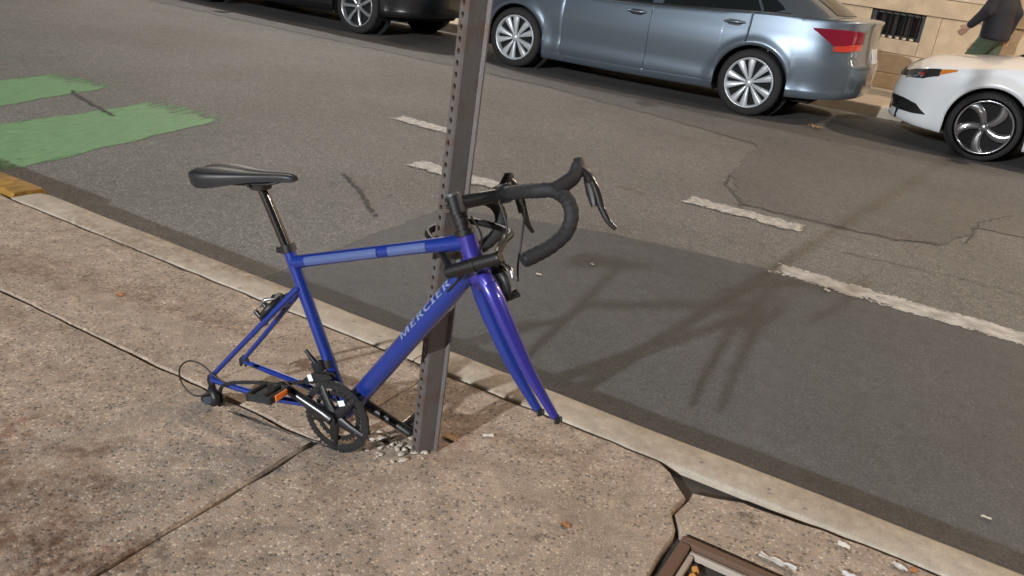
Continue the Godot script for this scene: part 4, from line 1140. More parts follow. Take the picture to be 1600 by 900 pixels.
func build_bike() -> void:
	var paint := mat(lin(.010, .032, .235), .34, .3, 1.0, .06)
	var pedal_black := mat(lin(.012, .012, .012), .8)
	var violet := mat(lin(.034, .03, .26), .32, .3, 1.0, .05)
	var black := mat(lin(.008, .008, .009), .42, 0.0, .35, .2)
	var satin := mat(lin(.011, .011, .012), .5)
	var tape := mat(lin(.011, .011, .012), .75)
	var rubber := mat(lin(.010, .010, .010), .65)
	var steel := mat(lin(.35, .35, .36), .3, .9)
	var dark_steel := mat(lin(.03, .03, .032), .5, .6)
	var sticker := mat(lin(.7, .75, .8), .5)
	var pale_blue := mat(lin(.075, .11, .26), .4, .2, .6)
	var orange := mat(lin(.75, .18, .03), .3, 0, .6)
	var k := node("road_bicycle", self, bike_root); tag(k, "blue road bike frame without wheels locked to the steel post", "bicycle")
	var tubes := tubep([B(Vector3.ZERO), B(Vector3(-.0293, .1094, 0)), B(Vector3(-.1172, .4375, 0))], [.0175, .0165, .0165])
	obj("seat_tube", tubes, paint, k)
	var stc := MB.new(); tubep([B(Vector3(-.1145, .4275, 0)), B(Vector3(-.1195, .446, 0))], [.0205, .0205], 16, Vector3.ZERO, 1.0, stc); stc.box(B(Vector3(-.142, .432, 0)), Vector3(.016, .016, .022), bike_basis, .003)
	obj("seat_clamp", stc, black, k)
	# top tube, slightly flattened, flaring into the head tube
	var tt := obj("top_tube", tubep(path_b([Vector3(-.104, .4, 0), Vector3(.05, .426, 0), Vector3(.25, .459, 0), Vector3(.36, .4765, 0), Vector3(.412, .485, 0)]), [.0175, .0165, .0165, .019, .0225]), paint, k)
	for d in [[.02, .5], [.57, .8]]:  # two pale bands along the side of the top tube
		var dm := MB.new()
		var a := Vector3(-.104, .4, 0).lerp(Vector3(.36, .4765, 0), d[0] + .08); var b := Vector3(-.104, .4, 0).lerp(Vector3(.36, .4765, 0), d[1] + .08)
		var rows := []
		for i in 7:
			var row := PackedVector3Array()
			for j in 13:
				var ph := lerpf(-.5, .75, i / 6.0)
				row.append(B(a.lerp(b, j / 12.0) + (Vector3(0, 0, 1) * cos(ph) + Vector3(-.17, .985, 0) * sin(ph)) * .0186))
			rows.append(row)
		dm.grid(rows)
		obj("pale_band", dm, pale_blue, tt)
	var dt := obj("down_tube", tubep(path_b([Vector3(.0, .0, 0), Vector3(.06, .058, 0), Vector3(.22, .222, 0), Vector3(.36, .366, 0), Vector3(.418, .436, 0)]), [.027, .026, .0255, .0265, .025], 18), paint, k)
	lettering("MERCIER", B(Vector3(.222, .226, 0)), B(Vector3(.374, .382, 0)), .0262 * BS, .62, .017, mat(lin(.16, .2, .34), .45), dt, "maker_name")
	obj("head_tube", tubep([B(HTB - st_ax * .004), B(HTB + st_ax * .022), B(HTT - st_ax * .02), B(HTT)], [.0275, .024, .0225, .0235], 18), violet, k)
	var bbs := MB.new(); tubep([B(Vector3(0, 0, -.036)), B(Vector3(0, 0, .036))], [.023, .023], 18, Vector3.ZERO, 1.0, bbs); obj("bottom_bracket", bbs, paint, k)
	for sd: float in [1.0, -1.0]:
		obj("seat_stay", tubep(path_b([Vector3(-.09, .338, .013 * sd), Vector3(-.15, .285, .026 * sd), Vector3(-.27, .18, .049 * sd), Vector3(-.396, .07, .065 * sd)]), [.0095, .0088, .0075, .0068], 10), paint, k)
		obj("chain_stay", tubep(path_b([Vector3(-.012, .004, .026 * sd), Vector3(-.1, .018, .034 * sd), Vector3(-.22, .03, .055 * sd), Vector3(-.398, .0605, .066 * sd)]), [.0125, .0115, .0095, .0075], 10), paint, k)
		var dr := MB.new()
		dr.prism(PackedVector2Array([Vector2(-.378, .07), Vector2(-.394, .083), Vector2(-.412, .07), Vector2(-.413, .048), Vector2(-.406, .047), Vector2(-.404, .06), Vector2(-.396, .06), Vector2(-.394, .045), Vector2(-.384, .052)]), .063 * sd - .003, .063 * sd + .003, Transform3D.IDENTITY)
		for i in dr.v.size(): dr.v[i] = B(dr.v[i])
		obj("rear_dropout", dr, dark_steel, k)
	obj("stay_bridge", tubep([B(Vector3(-.158, .279, -.026)), B(Vector3(-.158, .279, .026))], [.007, .007], 8), paint, k)
	# seat post, clamp and saddle
	obj("seat_post", tubep([B(Vector3(-.113, .42, 0)), B(Vector3(-.1715, .59, 0))], [.0138, .0138], 16), mat(lin(.012, .011, .011), .18, .2, 1.0, .03), k)
	var cl := MB.new(); cl.box(B(Vector3(-.176, .598, 0)), Vector3(.045, .022, .04), bike_basis * Basis(Vector3.BACK, -.12), .005)
	tubep([B(Vector3(-.19, .602, -.03)), B(Vector3(-.19, .602, .03))], [.005, .005], 8, Vector3.ZERO, 1.0, cl)
	obj("saddle_clamp", cl, black, k)
	var sa := node("saddle", k)
	var rows := []
	# stations from tail to nose: x, half width, top y, drop of the sides
	var stn := [[-.350, .030, .640, .020], [-.342, .056, .644, .036], [-.318, .069, .646, .046], [-.285, .070, .645, .046], [-.245, .058, .641, .038], [-.205, .042, .636, .028], [-.165, .031, .633, .022], [-.12, .024, .632, .02], [-.085, .0205, .631, .02], [-.068, .016, .628, .018], [-.06, .008, .622, .012]]
	for q in stn:
		var row := PackedVector3Array()
		for j in 21:
			var u := j / 20.0 * 2.0 - 1.0
			var au := absf(u)
			var z: float = q[1] * signf(u) * (minf(au / .72, 1.0) if au < .72 else 1.0 - (au - .72) * .28)
			var y: float = q[2] - .004 * exp(-u * u * 40.0) - (q[3] * .22 * pow(au / .72, 3) if au < .72 else q[3] * (.22 + .78 * (au - .72) / .28))
			row.append(B(Vector3(-.06 + (q[0] + .06) * 1.06, y, z)))
		rows.append(row)
	var sm := MB.new(); sm.grid(rows)
	var base := []
	for r in rows:
		base.append(PackedVector3Array([r[20], (r[20] + r[0]) * .5 + bike_basis * Vector3(0, .012, 0), r[0]]))
	sm.grid(base)
	for e in [0, rows.size() - 1]:
		var r: PackedVector3Array = rows[e]
		var c := (r[0] + r[20] + r[10]) / 3.0
		for j in 20:
			if e == 0: sm.ftri(c, r[j], r[j + 1])
			else: sm.ftri(c, r[j + 1], r[j])
	obj("cover", sm, mat(lin(.011, .012, .014), .5), sa)
	for sd: float in [-1.0, 1.0]:
		obj("rail", tubep(path_b([Vector3(-.325, .618, .03 * sd), Vector3(-.26, .606, .024 * sd), Vector3(-.215, .604, .022 * sd), Vector3(-.13, .606, .02 * sd), Vector3(-.08, .618, .008 * sd)]), [.0036, .0036], 8), dark_steel, sa)
	# fork
	var fk := node("fork", k)
	var cr := MB.new()
	tubep(path_s([Vector3(-.001, 0, 0), Vector3(-.018, .001, 0), Vector3(-.034, .002, 0)], 3), [.0275, .029, .027], 18, Vector3.ZERO, 1.0, cr)
	tubep(path_s([Vector3(-.05, .003, -.034), Vector3(-.03, .002, -.016), Vector3(-.026, .002, 0), Vector3(-.03, .002, .016), Vector3(-.05, .003, .034)], 4), [.018, .023, .025, .023, .018], 14, Vector3.ZERO, 1.0, cr)
	obj("crown", cr, violet, fk)
	for sd: float in [1.0, -1.0]:
		var lat := (S(0, 0, 1) - S(0, 0, 0)).normalized()
		var bl := MB.new()
		var pp := path_s([Vector3(-.03, .002, .022 * sd), Vector3(-.07, .004, .041 * sd), Vector3(-.14, .008, .047 * sd), Vector3(-.25, .018, .049 * sd), Vector3(-.34, .033, .05 * sd), Vector3(-.392, .044, .05 * sd)])
		var rr := []
		for x in lerp_list([.0215, .0215, .0205, .0165, .0125, .0105], pp.size()): rr.append(x * BS)
		bl.tube(pp, rr, 14, true, lat.cross(Vector3.UP).normalized(), .68)
		obj("blade", bl, violet if sd > 0 else paint, fk)
		var tip := MB.new()
		tip.box(S(-.400, .046, .05 * sd), Vector3(.014, .022, .006), bike_basis * Basis(st_ax, .8759), .002)
		tip.box(S(-.404, .056, .05 * sd), Vector3(.006, .014, .006), bike_basis * Basis(st_ax, .8759), .002)
		obj("fork_tip", tip, dark_steel, fk)
	# headset, spacers, stem, bar
	for h in [[.076, .088, .0225, black], [.0885, .102, .0185, black], [.1025, .116, .0185, satin], [.1165, .126, .0185, black], [-.0045, -.0005, .029, black]]:
		obj("headset_spacer", tubep([S(h[0], 0, 0), S(h[1], 0, 0)], [h[2], h[2]], 18), h[3], k)
	var stem := node("stem", k)
	var sb := MB.new()
	tubep([S(.1265, 0, 0), S(.168, 0, 0)], [.0205, .0205], 18, Vector3.ZERO, 1.0, sb)
	tubep([S(.148, .008, 0), S(.134, .106, 0)], [.0165, .0155], 16, Vector3.ZERO, 1.0, sb)
	obj("body", sb, black, stem)
	var fc := MB.new(); tubep([S(.133, .117, -.023), S(.133, .117, .023)], [.0225, .0225], 18, Vector3.ZERO, 1.0, fc); obj("face_plate", fc, black, stem)
	obj("top_cap", tubep([S(.1685, 0, 0), S(.1735, 0, 0)], [.0185, .016], 18), steel, stem)
	for bz in [[.14, -.024, .008], [.158, -.024, .008]]:
		obj("bolt", tubep([S(bz[0], bz[1], -.013), S(bz[0], bz[1], .013)], [.004, .004], 8), steel, stem)
	for bz in [[.15, .138, .013], [.15, .138, -.013], [.117, .139, .013], [.117, .139, -.013]]:
		obj("bolt", tubep([S(bz[0], bz[1] - .004, bz[2]), S(bz[0], bz[1] + .002, bz[2])], [.0032, .0032], 8), steel, stem)
	var bar := node("handlebar", k)
	obj("centre", tubep([S(.133, .117, -.075), S(.133, .117, .075)], [.0155, .0155], 16), satin, bar)
	for sd: float in [1.0, -1.0]:
		var tp := path_s([Vector3(.133, .117, .062 * sd), Vector3(.131, .119, .13 * sd), Vector3(.127, .126, .175 * sd), Vector3(.118, .15, .198 * sd), Vector3(.092, .171, .203 * sd), Vector3(.057, .171, .205 * sd), Vector3(.026, .146, .206 * sd), Vector3(.011, .104, .207 * sd), Vector3(.006, .07, .208 * sd), Vector3(.004, .036, .209 * sd)], 8)
		var wv := []
		for i in tp.size(): wv.append((.0162 + .0007 * sin(i * 1.7)) )
		obj("bar_tape", tubep(tp, wv, 16), tape, bar)
		obj("end_plug", tubep([S(.004, .036, .209 * sd), S(.0035, .03, .209 * sd)], [.0152, .0135], 14), satin, bar)
		var lv := node("brake_lever", k)
		obj("hood", tubep(path_s([Vector3(.118, .15, .203 * sd), Vector3(.123, .178, .203 * sd), Vector3(.131, .205, .202 * sd), Vector3(.15, .224, .2 * sd), Vector3(.164, .229, .198 * sd)]), [.0185, .0185, .018, .0165, .0105], 14, Vector3.UP, .8), rubber, lv)
		obj("pivot_block", tubep(path_s([Vector3(.148, .222, .2 * sd), Vector3(.128, .236, .202 * sd), Vector3(.108, .238, .203 * sd)]), [.013, .012, .009], 10), black, lv)
		obj("blade", tubep(path_s([Vector3(.128, .237, .203 * sd), Vector3(.09, .243, .206 * sd), Vector3(.05, .241, .21 * sd), Vector3(.018, .243, .217 * sd), Vector3(-.006, .252, .222 * sd)]), [.0085, .0095, .0085, .0075, .005], 10, Vector3.ZERO, .55), mat(lin(.02, .02, .02), .2, .3, 1.0), lv)
		obj("shift_paddle", tubep(path_s([Vector3(.118, .232, .2 * sd), Vector3(.085, .232, .2 * sd), Vector3(.055, .228, .203 * sd)]), [.006, .0105, .006], 8, Vector3.ZERO, .35), black, lv)
	# cables
	obj("front_brake_cable", tubep(path_s([Vector3(.118, .125, .055), Vector3(.085, .135, .05), Vector3(.03, .118, .03), Vector3(-.03, .09, .02), Vector3(-.068, .078, .016)]), [.0026, .0026], 8), satin, k)
	obj("gear_cable", tubep(path_b([Vector3(.455, .56, .06), Vector3(.47, .51, .045), Vector3(.44, .45, .034), Vector3(.36, .37, .03)]), [.0023, .0023], 8), satin, k)
	obj("gear_cable", tubep(path_b([Vector3(.47, .57, -.05), Vector3(.49, .50, -.04), Vector3(.45, .44, -.034), Vector3(.37, .37, -.03)]), [.0023, .0023], 8), satin, k)
	# brakes
	for w in [["front_brake", 0], ["rear_brake", 1]]:
		var br := node(w[0], k)
		# caliper in its own axes: u outwards from the fork or stay, d down to the rim, l sideways
		var P := func(u: float, d: float, l: float) -> Vector3: return S(-.022 - d, .028 + u, l) if w[1] == 0 else B(Vector3(-.16, .281, 0) + Vector3(-.68, .733, 0) * u + Vector3(-.733, -.68, 0) * d + Vector3(0, 0, l))
		var bolt := MB.new(); tubep([P.call(-.012, .01, 0), P.call(.038, .01, 0)], [.0055, .0055], 10, Vector3.ZERO, 1.0, bolt); obj("centre_bolt", bolt, dark_steel, br)
		for sd: float in [1.0, -1.0]:
			var u := .014 if sd > 0 else .026
			obj("arm", tubep(smooth_path([P.call(u, -.014, -.024 * sd), P.call(u, .0, -.012 * sd), P.call(u, .006, .01 * sd), P.call(u, .02, .03 * sd), P.call(u, .045, .035 * sd), P.call(u - .004, .07, .026 * sd)]), [.006, .0085, .011, .010, .0085, .0065], 10), satin, br)
			obj("pad_holder", tubep([P.call(u - .022, .074, .02 * sd), P.call(u + .026, .074, .02 * sd)], [.0065, .0065], 8), black, br)
		obj("quick_release", tubep(smooth_path([P.call(.02, -.012, .024), P.call(.034, .008, .036), P.call(.03, .03, .042)]), [.004, .0055, .003], 8), steel, br)
		obj("barrel_adjuster", tubep([P.call(.02, -.03, .02), P.call(.02, -.01, .022)], [.0048, .0048], 8), steel, br)
		obj("cable_end", tubep(smooth_path([P.call(.022, -.01, .022), P.call(.036, .03, .028), P.call(.044, .085, .018)]), [.0011, .0009], 6), steel, br)
	# cranks, rings, pedals
	var cs := node("crankset", k)
	var ca := Vector3(-.142, .082, 0).normalized()
	for ring in [[.0985, .080, 48, .047, "large_ring"], [.072, .058, 34, .039, "small_ring"]]:
		var mb := MB.new()
		var n: int = ring[2] * 4
		var o := []; var inn := []
		for i in n:
			var an := TAU * i / n
			var rt: float = ring[0] + [.0, -.0045, -.0058, -.0045][i % 4] + .002
			o.append(Vector3(cos(an) * rt, sin(an) * rt, 0)); inn.append(Vector3(cos(an) * ring[1], sin(an) * ring[1], 0))
		var zc: float = ring[3]; var hz := Vector3(0, 0, .0017); var cz := Vector3(0, 0, zc)
		for i in n:
			var j := (i + 1) % n
			mb.fquad(B(inn[i] + cz + hz), B(o[i] + cz + hz), B(o[j] + cz + hz), B(inn[j] + cz + hz))
			mb.fquad(B(inn[j] + cz - hz), B(o[j] + cz - hz), B(o[i] + cz - hz), B(inn[i] + cz - hz))
			mb.fquad(B(o[i] + cz - hz), B(o[j] + cz - hz), B(o[j] + cz + hz), B(o[i] + cz + hz))
			mb.fquad(B(inn[j] + cz - hz), B(inn[i] + cz - hz), B(inn[i] + cz + hz), B(inn[j] + cz + hz))
		obj(ring[4], mb, dark_steel if ring[3] < .045 else satin, cs)
	for i in 5:
		var d := ca.rotated(Vector3.BACK, TAU * (i + .5) / 5.0)
		obj("spider_arm", tubep([B(Vector3(0, 0, .05)), B(d * .05 + Vector3(0, 0, .049)), B(d * .09 + Vector3(0, 0, .045))], [.018, .0135, .011], 10, Vector3.ZERO, .55), black, cs)
		obj("ring_bolt", tubep([B(d * .068 + Vector3(0, 0, .044)), B(d * .068 + Vector3(0, 0, .0535))], [.0048, .0042], 8), steel, cs)
	var axle := MB.new(); tubep([B(Vector3(0, 0, -.062)), B(Vector3(0, 0, .07))], [.014, .014], 14, Vector3.ZERO, 1.0, axle); obj("axle", axle, dark_steel, cs)
	for sd: float in [1.0, -1.0]:
		var d := ca * sd
		obj("crank_arm", tubep([B(Vector3(0, 0, .06 * sd)), B(d * .03 + Vector3(0, 0, .062 * sd)), B(d * .12 + Vector3(0, 0, .07 * sd)), B(d * .165 + Vector3(0, 0, .073 * sd)), B(d * .174 + Vector3(0, 0, .073 * sd))], [.0185, .015, .0125, .0135, .006], 12, B(Vector3(0, 0, 1)) - B(Vector3.ZERO), 1.0), black, cs)
		var pd := node("pedal", k)
		var pc := d * .165 + Vector3(0, 0, .125 * sd)
		obj("spindle", tubep([B(d * .165 + Vector3(0, 0, .076 * sd)), B(pc + Vector3(0, 0, .035 * sd))], [.0065, .0065], 8), steel, pd)
		var cage := MB.new()
		for e: float in [-1.0, 1.0]:
			cage.box(B(pc + Vector3(.036 * e, 0, 0)), Vector3(.01, .022, .082), bike_basis, .003)
			cage.box(B(pc + Vector3(0, 0, .037 * e)), Vector3(.064, .018, .009), bike_basis, .002)
		cage.box(B(pc), Vector3(.03, .024, .07), bike_basis, .004)
		obj("cage", cage, pedal_black, pd)
		for e: float in [-1.0, 1.0]:
			var rf := MB.new(); rf.box(B(pc + Vector3(.0425 * e, 0, 0)), Vector3(.005, .016, .045), bike_basis, .0015); obj("reflector", rf, orange, pd)
	var stk := MB.new(); stk.box(B(Vector3(.03, .046, .0545)), Vector3(.02, .015, .001), bike_basis * Basis(Vector3.BACK, .25)); obj("paper_sticker", stk, sticker, cs)
	# front mech
	var fm := node("front_derailleur", k)
	var fb := MB.new(); tubep([B(Vector3(-.036, .118, 0)), B(Vector3(-.0415, .14, 0))], [.02, .02], 14, Vector3.ZERO, 1.0, fb); fb.box(B(Vector3(-.052, .128, .026)), Vector3(.03, .03, .022), bike_basis * Basis(Vector3.BACK, .26), .005); obj("clamp", fb, dark_steel, fm)
	for zz in [.037, .053]:
		var pl := MB.new()
		pl.prism(PackedVector2Array([Vector2(-.085, .098), Vector2(-.05, .122), Vector2(.0, .122), Vector2(.012, .112), Vector2(-.01, .105), Vector2(-.045, .1), Vector2(-.075, .082)]), zz - .001, zz + .001, Transform3D.IDENTITY)
		for i in pl.v.size(): pl.v[i] = B(pl.v[i])
		obj("cage_plate", pl, satin, fm)
	obj("arm", tubep([B(Vector3(-.052, .135, .03)), B(Vector3(-.072, .16, .032)), B(Vector3(-.082, .172, .03))], [.007, .006, .0045], 8), dark_steel, fm)
	var st2 := MB.new(); st2.box(B(Vector3(-.06, .106, .0545)), Vector3(.014, .018, .001), bike_basis * Basis(Vector3.BACK, .26)); obj("paper_sticker", st2, sticker, fm)
	# rear mech
	var rmn := node("rear_derailleur", k)
	var hang := MB.new(); hang.prism(PackedVector2Array([Vector2(-.41, .062), Vector2(-.39, .062), Vector2(-.386, .04), Vector2(-.394, .032), Vector2(-.406, .04)]), .066, .072, Transform3D.IDENTITY)
	for i in hang.v.size(): hang.v[i] = B(hang.v[i])
	obj("hanger", hang, dark_steel, rmn)
	obj("body", tubep(path_b([Vector3(-.396, .038, .074), Vector3(-.38, .03, .083), Vector3(-.372, .014, .088), Vector3(-.385, -.002, .084)], 4), [.011, .0125, .012, .010], 12), satin, rmn)
	obj("upper_pulley", tubep([B(Vector3(-.378, .006, .066)), B(Vector3(-.378, .006, .072))], [.0205, .0205], 20), black, rmn)
	obj("lower_pulley", tubep([B(Vector3(-.424, -.006, .066)), B(Vector3(-.424, -.006, .072))], [.0205, .0205], 20), black, rmn)
	for zz in [.0635, .0755]:
		var pl := MB.new()
		pl.prism(PackedVector2Array([Vector2(-.365, .01), Vector2(-.37, .02), Vector2(-.385, .018), Vector2(-.43, .006), Vector2(-.436, -.008), Vector2(-.428, -.016), Vector2(-.39, -.006), Vector2(-.372, -.004)]), zz - .0009, zz + .0009, Transform3D.IDENTITY)
		for i in pl.v.size(): pl.v[i] = B(pl.v[i])
		obj("cage_plate", pl, mat(lin(.1, .13, .16), .3, .7), rmn)
	obj("cable_loop", tubep(path_b([Vector3(-.335, .056, .072), Vector3(-.375, .078, .074), Vector3(-.415, .108, .076), Vector3(-.46, .113, .078), Vector3(-.497, .085, .08), Vector3(-.495, .04, .082), Vector3(-.455, .012, .084), Vector3(-.402, .022, .082)]), [.0024, .0024], 8), satin, k)
	# chain: links along a slack path
	var ch := MB.new()
	var cp := []
	for i in 13:
		var an := deg_to_rad(-92.0 + i * 15.2)
		cp.append(Vector3(cos(an) * .0985, sin(an) * .0985, .047))
	cp.append_array([Vector3(-.08, .09, .048), Vector3(-.16, .076, .058), Vector3(-.25, .074, .07), Vector3(-.33, .062, .078), Vector3(-.365, .034, .074), Vector3(-.362, .0, .069), Vector3(-.385, -.014, .069), Vector3(-.405, .006, .069), Vector3(-.42, .014, .069), Vector3(-.441, .002, .069), Vector3(-.438, -.018, .069), Vector3(-.41, -.028, .068), Vector3(-.33, -.038, .064), Vector3(-.23, -.058, .058), Vector3(-.13, -.08, .052), Vector3(-.05, -.094, .048), Vector3(-.004, -.0985, .047)])
	var dense := path_b(cp, 8)
	var acc := 0.0; var last: Vector3 = dense[0]; var n := 0
	for p: Vector3 in dense:
		if p.distance_to(last) >= .0118:
			var t := (p - last).normalized(); var lat := bike_basis * Vector3(0, 0, 1); lat = (lat - t * lat.dot(t)).normalized()
			ch.box((p + last) * .5, Vector3(p.distance_to(last) * 1.12, .0085, .0062 if n % 2 == 0 else .0038), Basis(t, lat.cross(t), lat))
			last = p; n += 1
	obj("chain", ch, dark_steel, k)
	print("bike")

func build_lock() -> void:
	var blk := mat(lin(.006, .006, .006), .5); var vin := mat(lin(.008, .0075, .0075), .45)
	var A := Vector3(-.938, .705, -1.495); var Bp := Vector3(-.814, .777, -1.504)
	var at := Vector3(-.9, .70, -1.5)
	var k := node("bicycle_lock", self, at); tag(k, "black bicycle lock clamped around the head tube and post", "bicycle lock")
	var m := MB.new(); m.tube([A - at, A.lerp(Bp, .03) - at, A.lerp(Bp, .97) - at, Bp - at], [.011, .0148, .0148, .011], 16); obj("crossbar", m, vin, k)
	var e := MB.new(); e.tube([A.lerp(Bp, .5) - at, A.lerp(Bp, .56) - at], [.0165, .0165], 16); obj("key_collar", e, blk, k)
	# shackle: out of the crossbar, back round the post
	var l0 := A.lerp(Bp, .1); var r0 := A.lerp(Bp, .9)
	var dl := Vector3(-.19, .02, -.165); var dr := Vector3(-.085, .0, -.21)
	var pts := [l0 - at, l0 + dl * .5 - at, l0 + dl * .85 - at, (l0 + r0) * .5 + (dl + dr) * .5 * 1.14 - at, r0 + dr * .85 - at, r0 + dr * .5 - at, r0 - at]
	var sh := MB.new(); sh.tube(smooth_path(pts, 8), .0085, 12); obj("shackle", sh, vin, k)
	print("lock")

# ---------------------------------------------------------------- sign post
func build_post() -> void:
	var n := 512
	var b1 := bytes_of(noise(301, .012, FastNoiseLite.TYPE_SIMPLEX_SMOOTH, 5), n, n); var b2 := bytes_of(noise(302, .09, FastNoiseLite.TYPE_SIMPLEX_SMOOTH, 3), n, n)
	var data := PackedByteArray(); data.resize(n * n * 3); var hg := PackedByteArray(); hg.resize(n * n)
	for i in n * n:
		var r := clampf((b1[i] / 255.0 - .48) * 3.5 + (b2[i] / 255.0 - .5) * 1.2, 0.0, 1.0)
		var g := .85 + .3 * b2[i] / 255.0
		data[i * 3] = s8(lerpf(.13, .125, r) * g); data[i * 3 + 1] = s8(lerpf(.118, .09, r) * g); data[i * 3 + 2] = s8(lerpf(.115, .076, r) * g)
		hg[i] = b2[i]
	var m := StandardMaterial3D.new(); m.albedo_texture = tex(data, n, n); m.roughness = .5; m.metallic = .35
	m.heightmap_enabled = true; m.heightmap_texture = tex(hg, n, n, Image.FORMAT_L8); m.heightmap_scale = .05
	m.uv1_triplanar = true; m.uv1_scale = Vector3.ONE * 2.2
	var at := Vector3(-1.056, .13, -1.614)
	# local axes: x across the web, z = the way the web faces
	var yaw := deg_to_rad(-20.0)
	var lean := Basis(Vector3.BACK, -.014) * Basis(Vector3.UP, yaw)
	var k := node("sign_post", self, at, lean); tag(k, "rusty steel channel post with punched holes standing by the kerb", "post")
	var H := 2.75; var ww := .0115; var t := .004
	# hat section outline, open to the back: lip, side, (web left open), side, lip
	var side := MB.new()
	for sd: float in [-1.0, 1.0]:
		var pl := PackedVector2Array([Vector2(ww * sd, .0), Vector2((ww + .003) * sd, -.005), Vector2((ww + .0065) * sd, -.050), Vector2((ww + .017) * sd, -.053), Vector2((ww + .017) * sd, -.053 - t), Vector2((ww + .004) * sd, -.053 - t * .7), Vector2((ww - .0005) * sd, -.007), Vector2((ww - .003) * sd, -t), Vector2((ww - .0032) * sd, 0)])
		var xf := Transform3D(Basis(Vector3.RIGHT, Vector3.BACK, Vector3.DOWN), Vector3.ZERO)   # poly y -> z, depth -> down
		side.prism(pl, -H, .1, xf)
	obj("flange", side, m, k)
	var web := MB.new()
	var pitch := .0254; var hx := ww - .003
	var cnt := int(H / pitch)
	for i in cnt:
		var y0 := -.0 + i * pitch; var yc := y0 + pitch / 2
		var o := []; var h := []
		for a in 12:
			var an := TAU * a / 12.0 + PI / 12
			var d := Vector2(cos(an), sin(an))
			h.append(Vector3(d.x * .0052, yc + d.y * .0068, 0))
			var sc := minf(hx / maxf(absf(d.x), 1e-5), pitch / 2 / maxf(absf(d.y), 1e-5))
			o.append(Vector3(d.x * sc, yc + d.y * sc, 0))
		# outer ring snapped to corners by adding corner points
		var ring := []
		for a in 12:
			ring.append(o[a])
		for a in 12:
			var b := (a + 1) % 12
			for f in [[0.0, 1], [-t, -1]]:
				var zo := Vector3(0, 0, f[0])
				if f[1] > 0: web.fquad(h[a] + zo, o[a] + zo, o[b] + zo, h[b] + zo)
				else: web.fquad(h[b] + zo, o[b] + zo, o[a] + zo, h[a] + zo)
				# corner triangle where the ring turns
				var oa: Vector3 = o[a]; var ob: Vector3 = o[b]
				if (absf(absf(oa.x) - hx) < 1e-6) != (absf(absf(ob.x) - hx) < 1e-6):
					var c := Vector3(signf(oa.x) * hx, yc + signf(oa.y - yc) * pitch / 2, 0)
					if f[1] > 0: web.ftri(oa + zo, c + zo, ob + zo)
					else: web.ftri(ob + zo, c + zo, oa + zo)
			web.fquad(h[b], h[b] - Vector3(0, 0, t), h[a] - Vector3(0, 0, t), h[a])
	obj("web", web, m, k)
	# broken mortar collar
	var rub := node("rubble", self, Vector3(-1.11, .131, -1.6)); tag(rub, "crumbled pale mortar lumps at the foot of the post", "rubble")
	var rm := mat(lin(.45, .40, .33), .95)
	for i in 46:
		var an := rng.randf() * TAU; var d := rng.randf_range(.0, .1) + .02
		var r := rng.randf_range(.003, .011)
		var nz := noise(700 + i, 60.0, FastNoiseLite.TYPE_SIMPLEX_SMOOTH, 2)
		var mb := MB.new(); mb.ball(Vector3.ZERO, Vector3(r * rng.randf_range(1.0, 1.9), r * .4, r), 8, Basis(Vector3.UP, rng.randf() * TAU))
		for j in mb.v.size(): mb.v[j] = mb.v[j] * (1.0 + nz.get_noise_3dv(mb.v[j]) * .9) + Vector3(cos(an) * d - .02, r * .3, sin(an) * d * .6)
		obj("lump", mb, rm, rub)
	print("post")

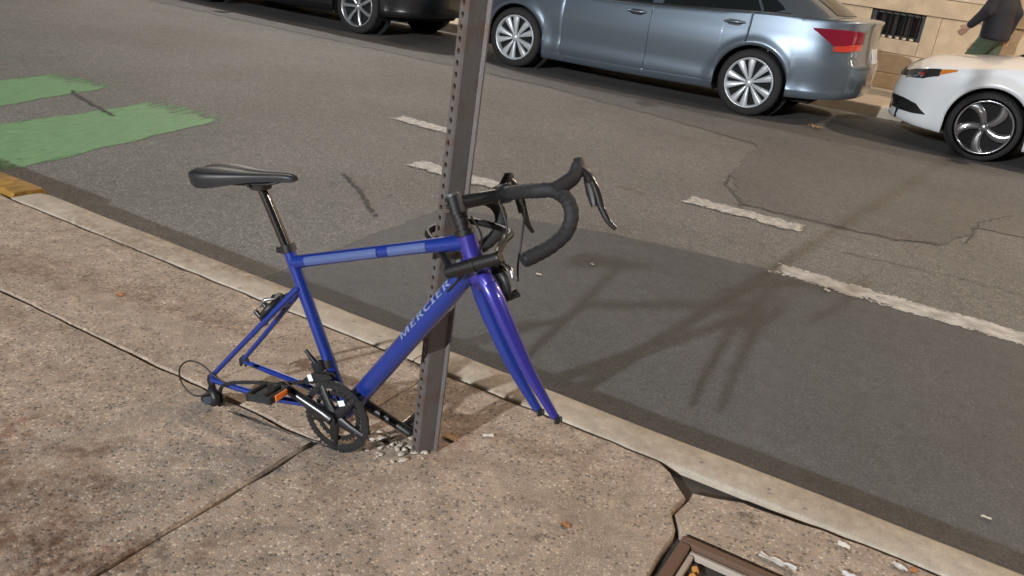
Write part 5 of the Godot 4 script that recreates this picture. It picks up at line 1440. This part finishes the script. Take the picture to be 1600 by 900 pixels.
# ---------------------------------------------------------------- small ground things
func crumpled(size: Vector2, amp: float, seed_: int, thick := .0015) -> MB:
	var nz := noise(seed_, 9.0, FastNoiseLite.TYPE_SIMPLEX_SMOOTH, 3); var mb := MB.new()
	for sd in 2:
		var rows := []
		for i in 7:
			var row := PackedVector3Array()
			for j in 9:
				var x := (j / 8.0 - .5) * size.x; var z := (i / 6.0 - .5) * size.y
				var e := 1.0 - .12 * absf(nz.get_noise_2d(x * 9.0 + 7, z * 9.0))
				row.append(Vector3(x * e, amp * (.55 + nz.get_noise_2d(x * 4.0, z * 4.0)) + (thick if sd == 0 else 0.0), z * e))
			rows.append(row)
		mb.grid(rows, sd == 0)
	return mb
func build_litter() -> void:
	var paper := mat(lin(.62, .58, .52), .85); var tan := mat(lin(.36, .24, .13), .85); var leafm := mat(lin(.42, .17, .05), .8); var pale := mat(lin(.55, .55, .54), .8)
	var items := [["litter", Vector3(-1.55, .012, -9.12), Vector2(.16, .05), .03, tan, "crumpled tan wrapper on the road before the sedan's tail"], ["litter", Vector3(-1.58, .008, -3.3), Vector2(.028, .012), .003, paper, "tiny white scrap on the dark asphalt by the fork"], ["litter", Vector3(-.47, .011, -4.22), Vector2(.035, .016), .004, paper, "tiny white scrap beside the long lane line"], ["litter", Vector3(.31, .008, -2.6), Vector2(.03, .008), .004, paper, "thin white scrap near the kerb at lower right"], ["litter", Vector3(-.947, .1315, -1.81), Vector2(.012, .03), .004, paper, "narrow white scrap on the slab right of the post"],
		["litter", Vector3(-1.02, .1315, -1.735), Vector2(.04, .032), .006, tan, "tan scrap of cardboard right behind the post foot"], ["leaf", Vector3(.02, .1315, -1.86), Vector2(.05, .02), .008, pale, "pale curled leaf on the slab near the kerb"], ["leaf", Vector3(-.02, .1325, -1.975), Vector2(.03, .012), .006, paper, "small whitish leaf in the kerb joint, left one"], ["leaf", Vector3(.11, .1325, -1.98), Vector2(.035, .014), .006, pale, "small whitish leaf in the kerb joint, right one"], ["litter", Vector3(-.14, .1315, -1.80), Vector2(.09, .02), .008, pale, "long pale strip of torn plastic by the steel frame"], ["litter", Vector3(-1.46, .008, -3.62), Vector2(.02, .014), .003, pale, "pale speck of gum on the asphalt behind the fork"]]
	for i in items.size():
		var q: Array = items[i]
		var o := obj(q[0], crumpled(q[2], q[3], 500 + i), q[4], self, q[1]); o.rotation.y = rng.randf_range(-.9, .5)
		tag(o, q[5], q[0], "scraps lying about")
	var leaves := [[Vector3(-2.9, .006, -2.3), "brown leaf scrap in the gutter below the yellow kerb block"], [Vector3(-.62, .006, -2.29), "brown leaf scrap in the gutter just beyond the fork tips"], [Vector3(.18, .006, -2.27), "brown leaf scrap in the gutter at the lower right"], [Vector3(-2.35, .1315, -1.72), "orange leaf scrap on the pavement left of the rear brake"], [Vector3(-.6, .1315, -1.6), "orange leaf scrap alone on the slab right of the post"], [Vector3(.14, .1315, -1.99), "orange leaf scrap against the kerb near the utility cover"]]
	for i in leaves.size():
		var o := obj("dry_leaf", crumpled(Vector2(rng.randf_range(.018, .03), rng.randf_range(.009, .014)), .004, 600 + i), tan if i < 3 else leafm, self, leaves[i][0]); o.rotation.y = rng.randf() * TAU
		tag(o, leaves[i][1], "leaf", "leaf scraps")
	# steel framed pit at the lower right
	var rust := mat(lin(.13, .075, .05), .75, .3); var lid := mat(lin(.1, .1, .105), .6, .5); var lip := mat(lin(.36, .30, .25), .6)
	var at := Vector3(-.05, .13, -1.43)
	var k := node("utility_box", self, at); tag(k, "rusty steel framed utility cover sunk in the pavement", "utility cover")
	var x0 := -.305; var x1 := .305; var z0 := -.318; var z1 := .3
	for r in [[x0, z0, x1, z0 + .028], [x0, z1 - .028, x1, z1], [x0, z0 + .028, x0 + .028, z1 - .028], [x1 - .028, z0 + .028, x1, z1 - .028]]:
		var mb := MB.new(); mb.box(Vector3((r[0] + r[2]) / 2, -.006, (r[1] + r[3]) / 2), Vector3(r[2] - r[0], .03, r[3] - r[1]), Basis.IDENTITY, .004); obj("frame_bar", mb, rust, k)
	for r in [[x0 + .03, z0 + .03, x1 - .03, z0 + .044], [x0 + .03, z0 + .046, x0 + .044, z1 - .03]]:
		var mb := MB.new(); mb.box(Vector3((r[0] + r[2]) / 2, -.012, (r[1] + r[3]) / 2), Vector3(r[2] - r[0], .018, r[3] - r[1]), Basis.IDENTITY, .003); obj("inner_lip", mb, lip, k)
	var lm := MB.new(); lm.box(Vector3(.006, -.034, .0), Vector3(.53, .012, .53), Basis.IDENTITY, .003); obj("cover_plate", lm, lid, k)
	for i in 2:
		var mb := MB.new(); mb.box(Vector3(x0 + .062 + i * .006, -.01 + i * .006, z0 + .085 + i * .034), Vector3(.014, .01, .024), Basis(Vector3(.1, 1, .2).normalized(), .5 + i * .3), .003); var o := obj("orange_chip", mb, mat(lin(.5, .22, .04), .8), self, at); tag(o, ["orange chip of broken plastic in the utility cover corner, upper one", "orange chip of broken plastic in the utility cover corner, lower one"][i], "debris")
	print("litter")
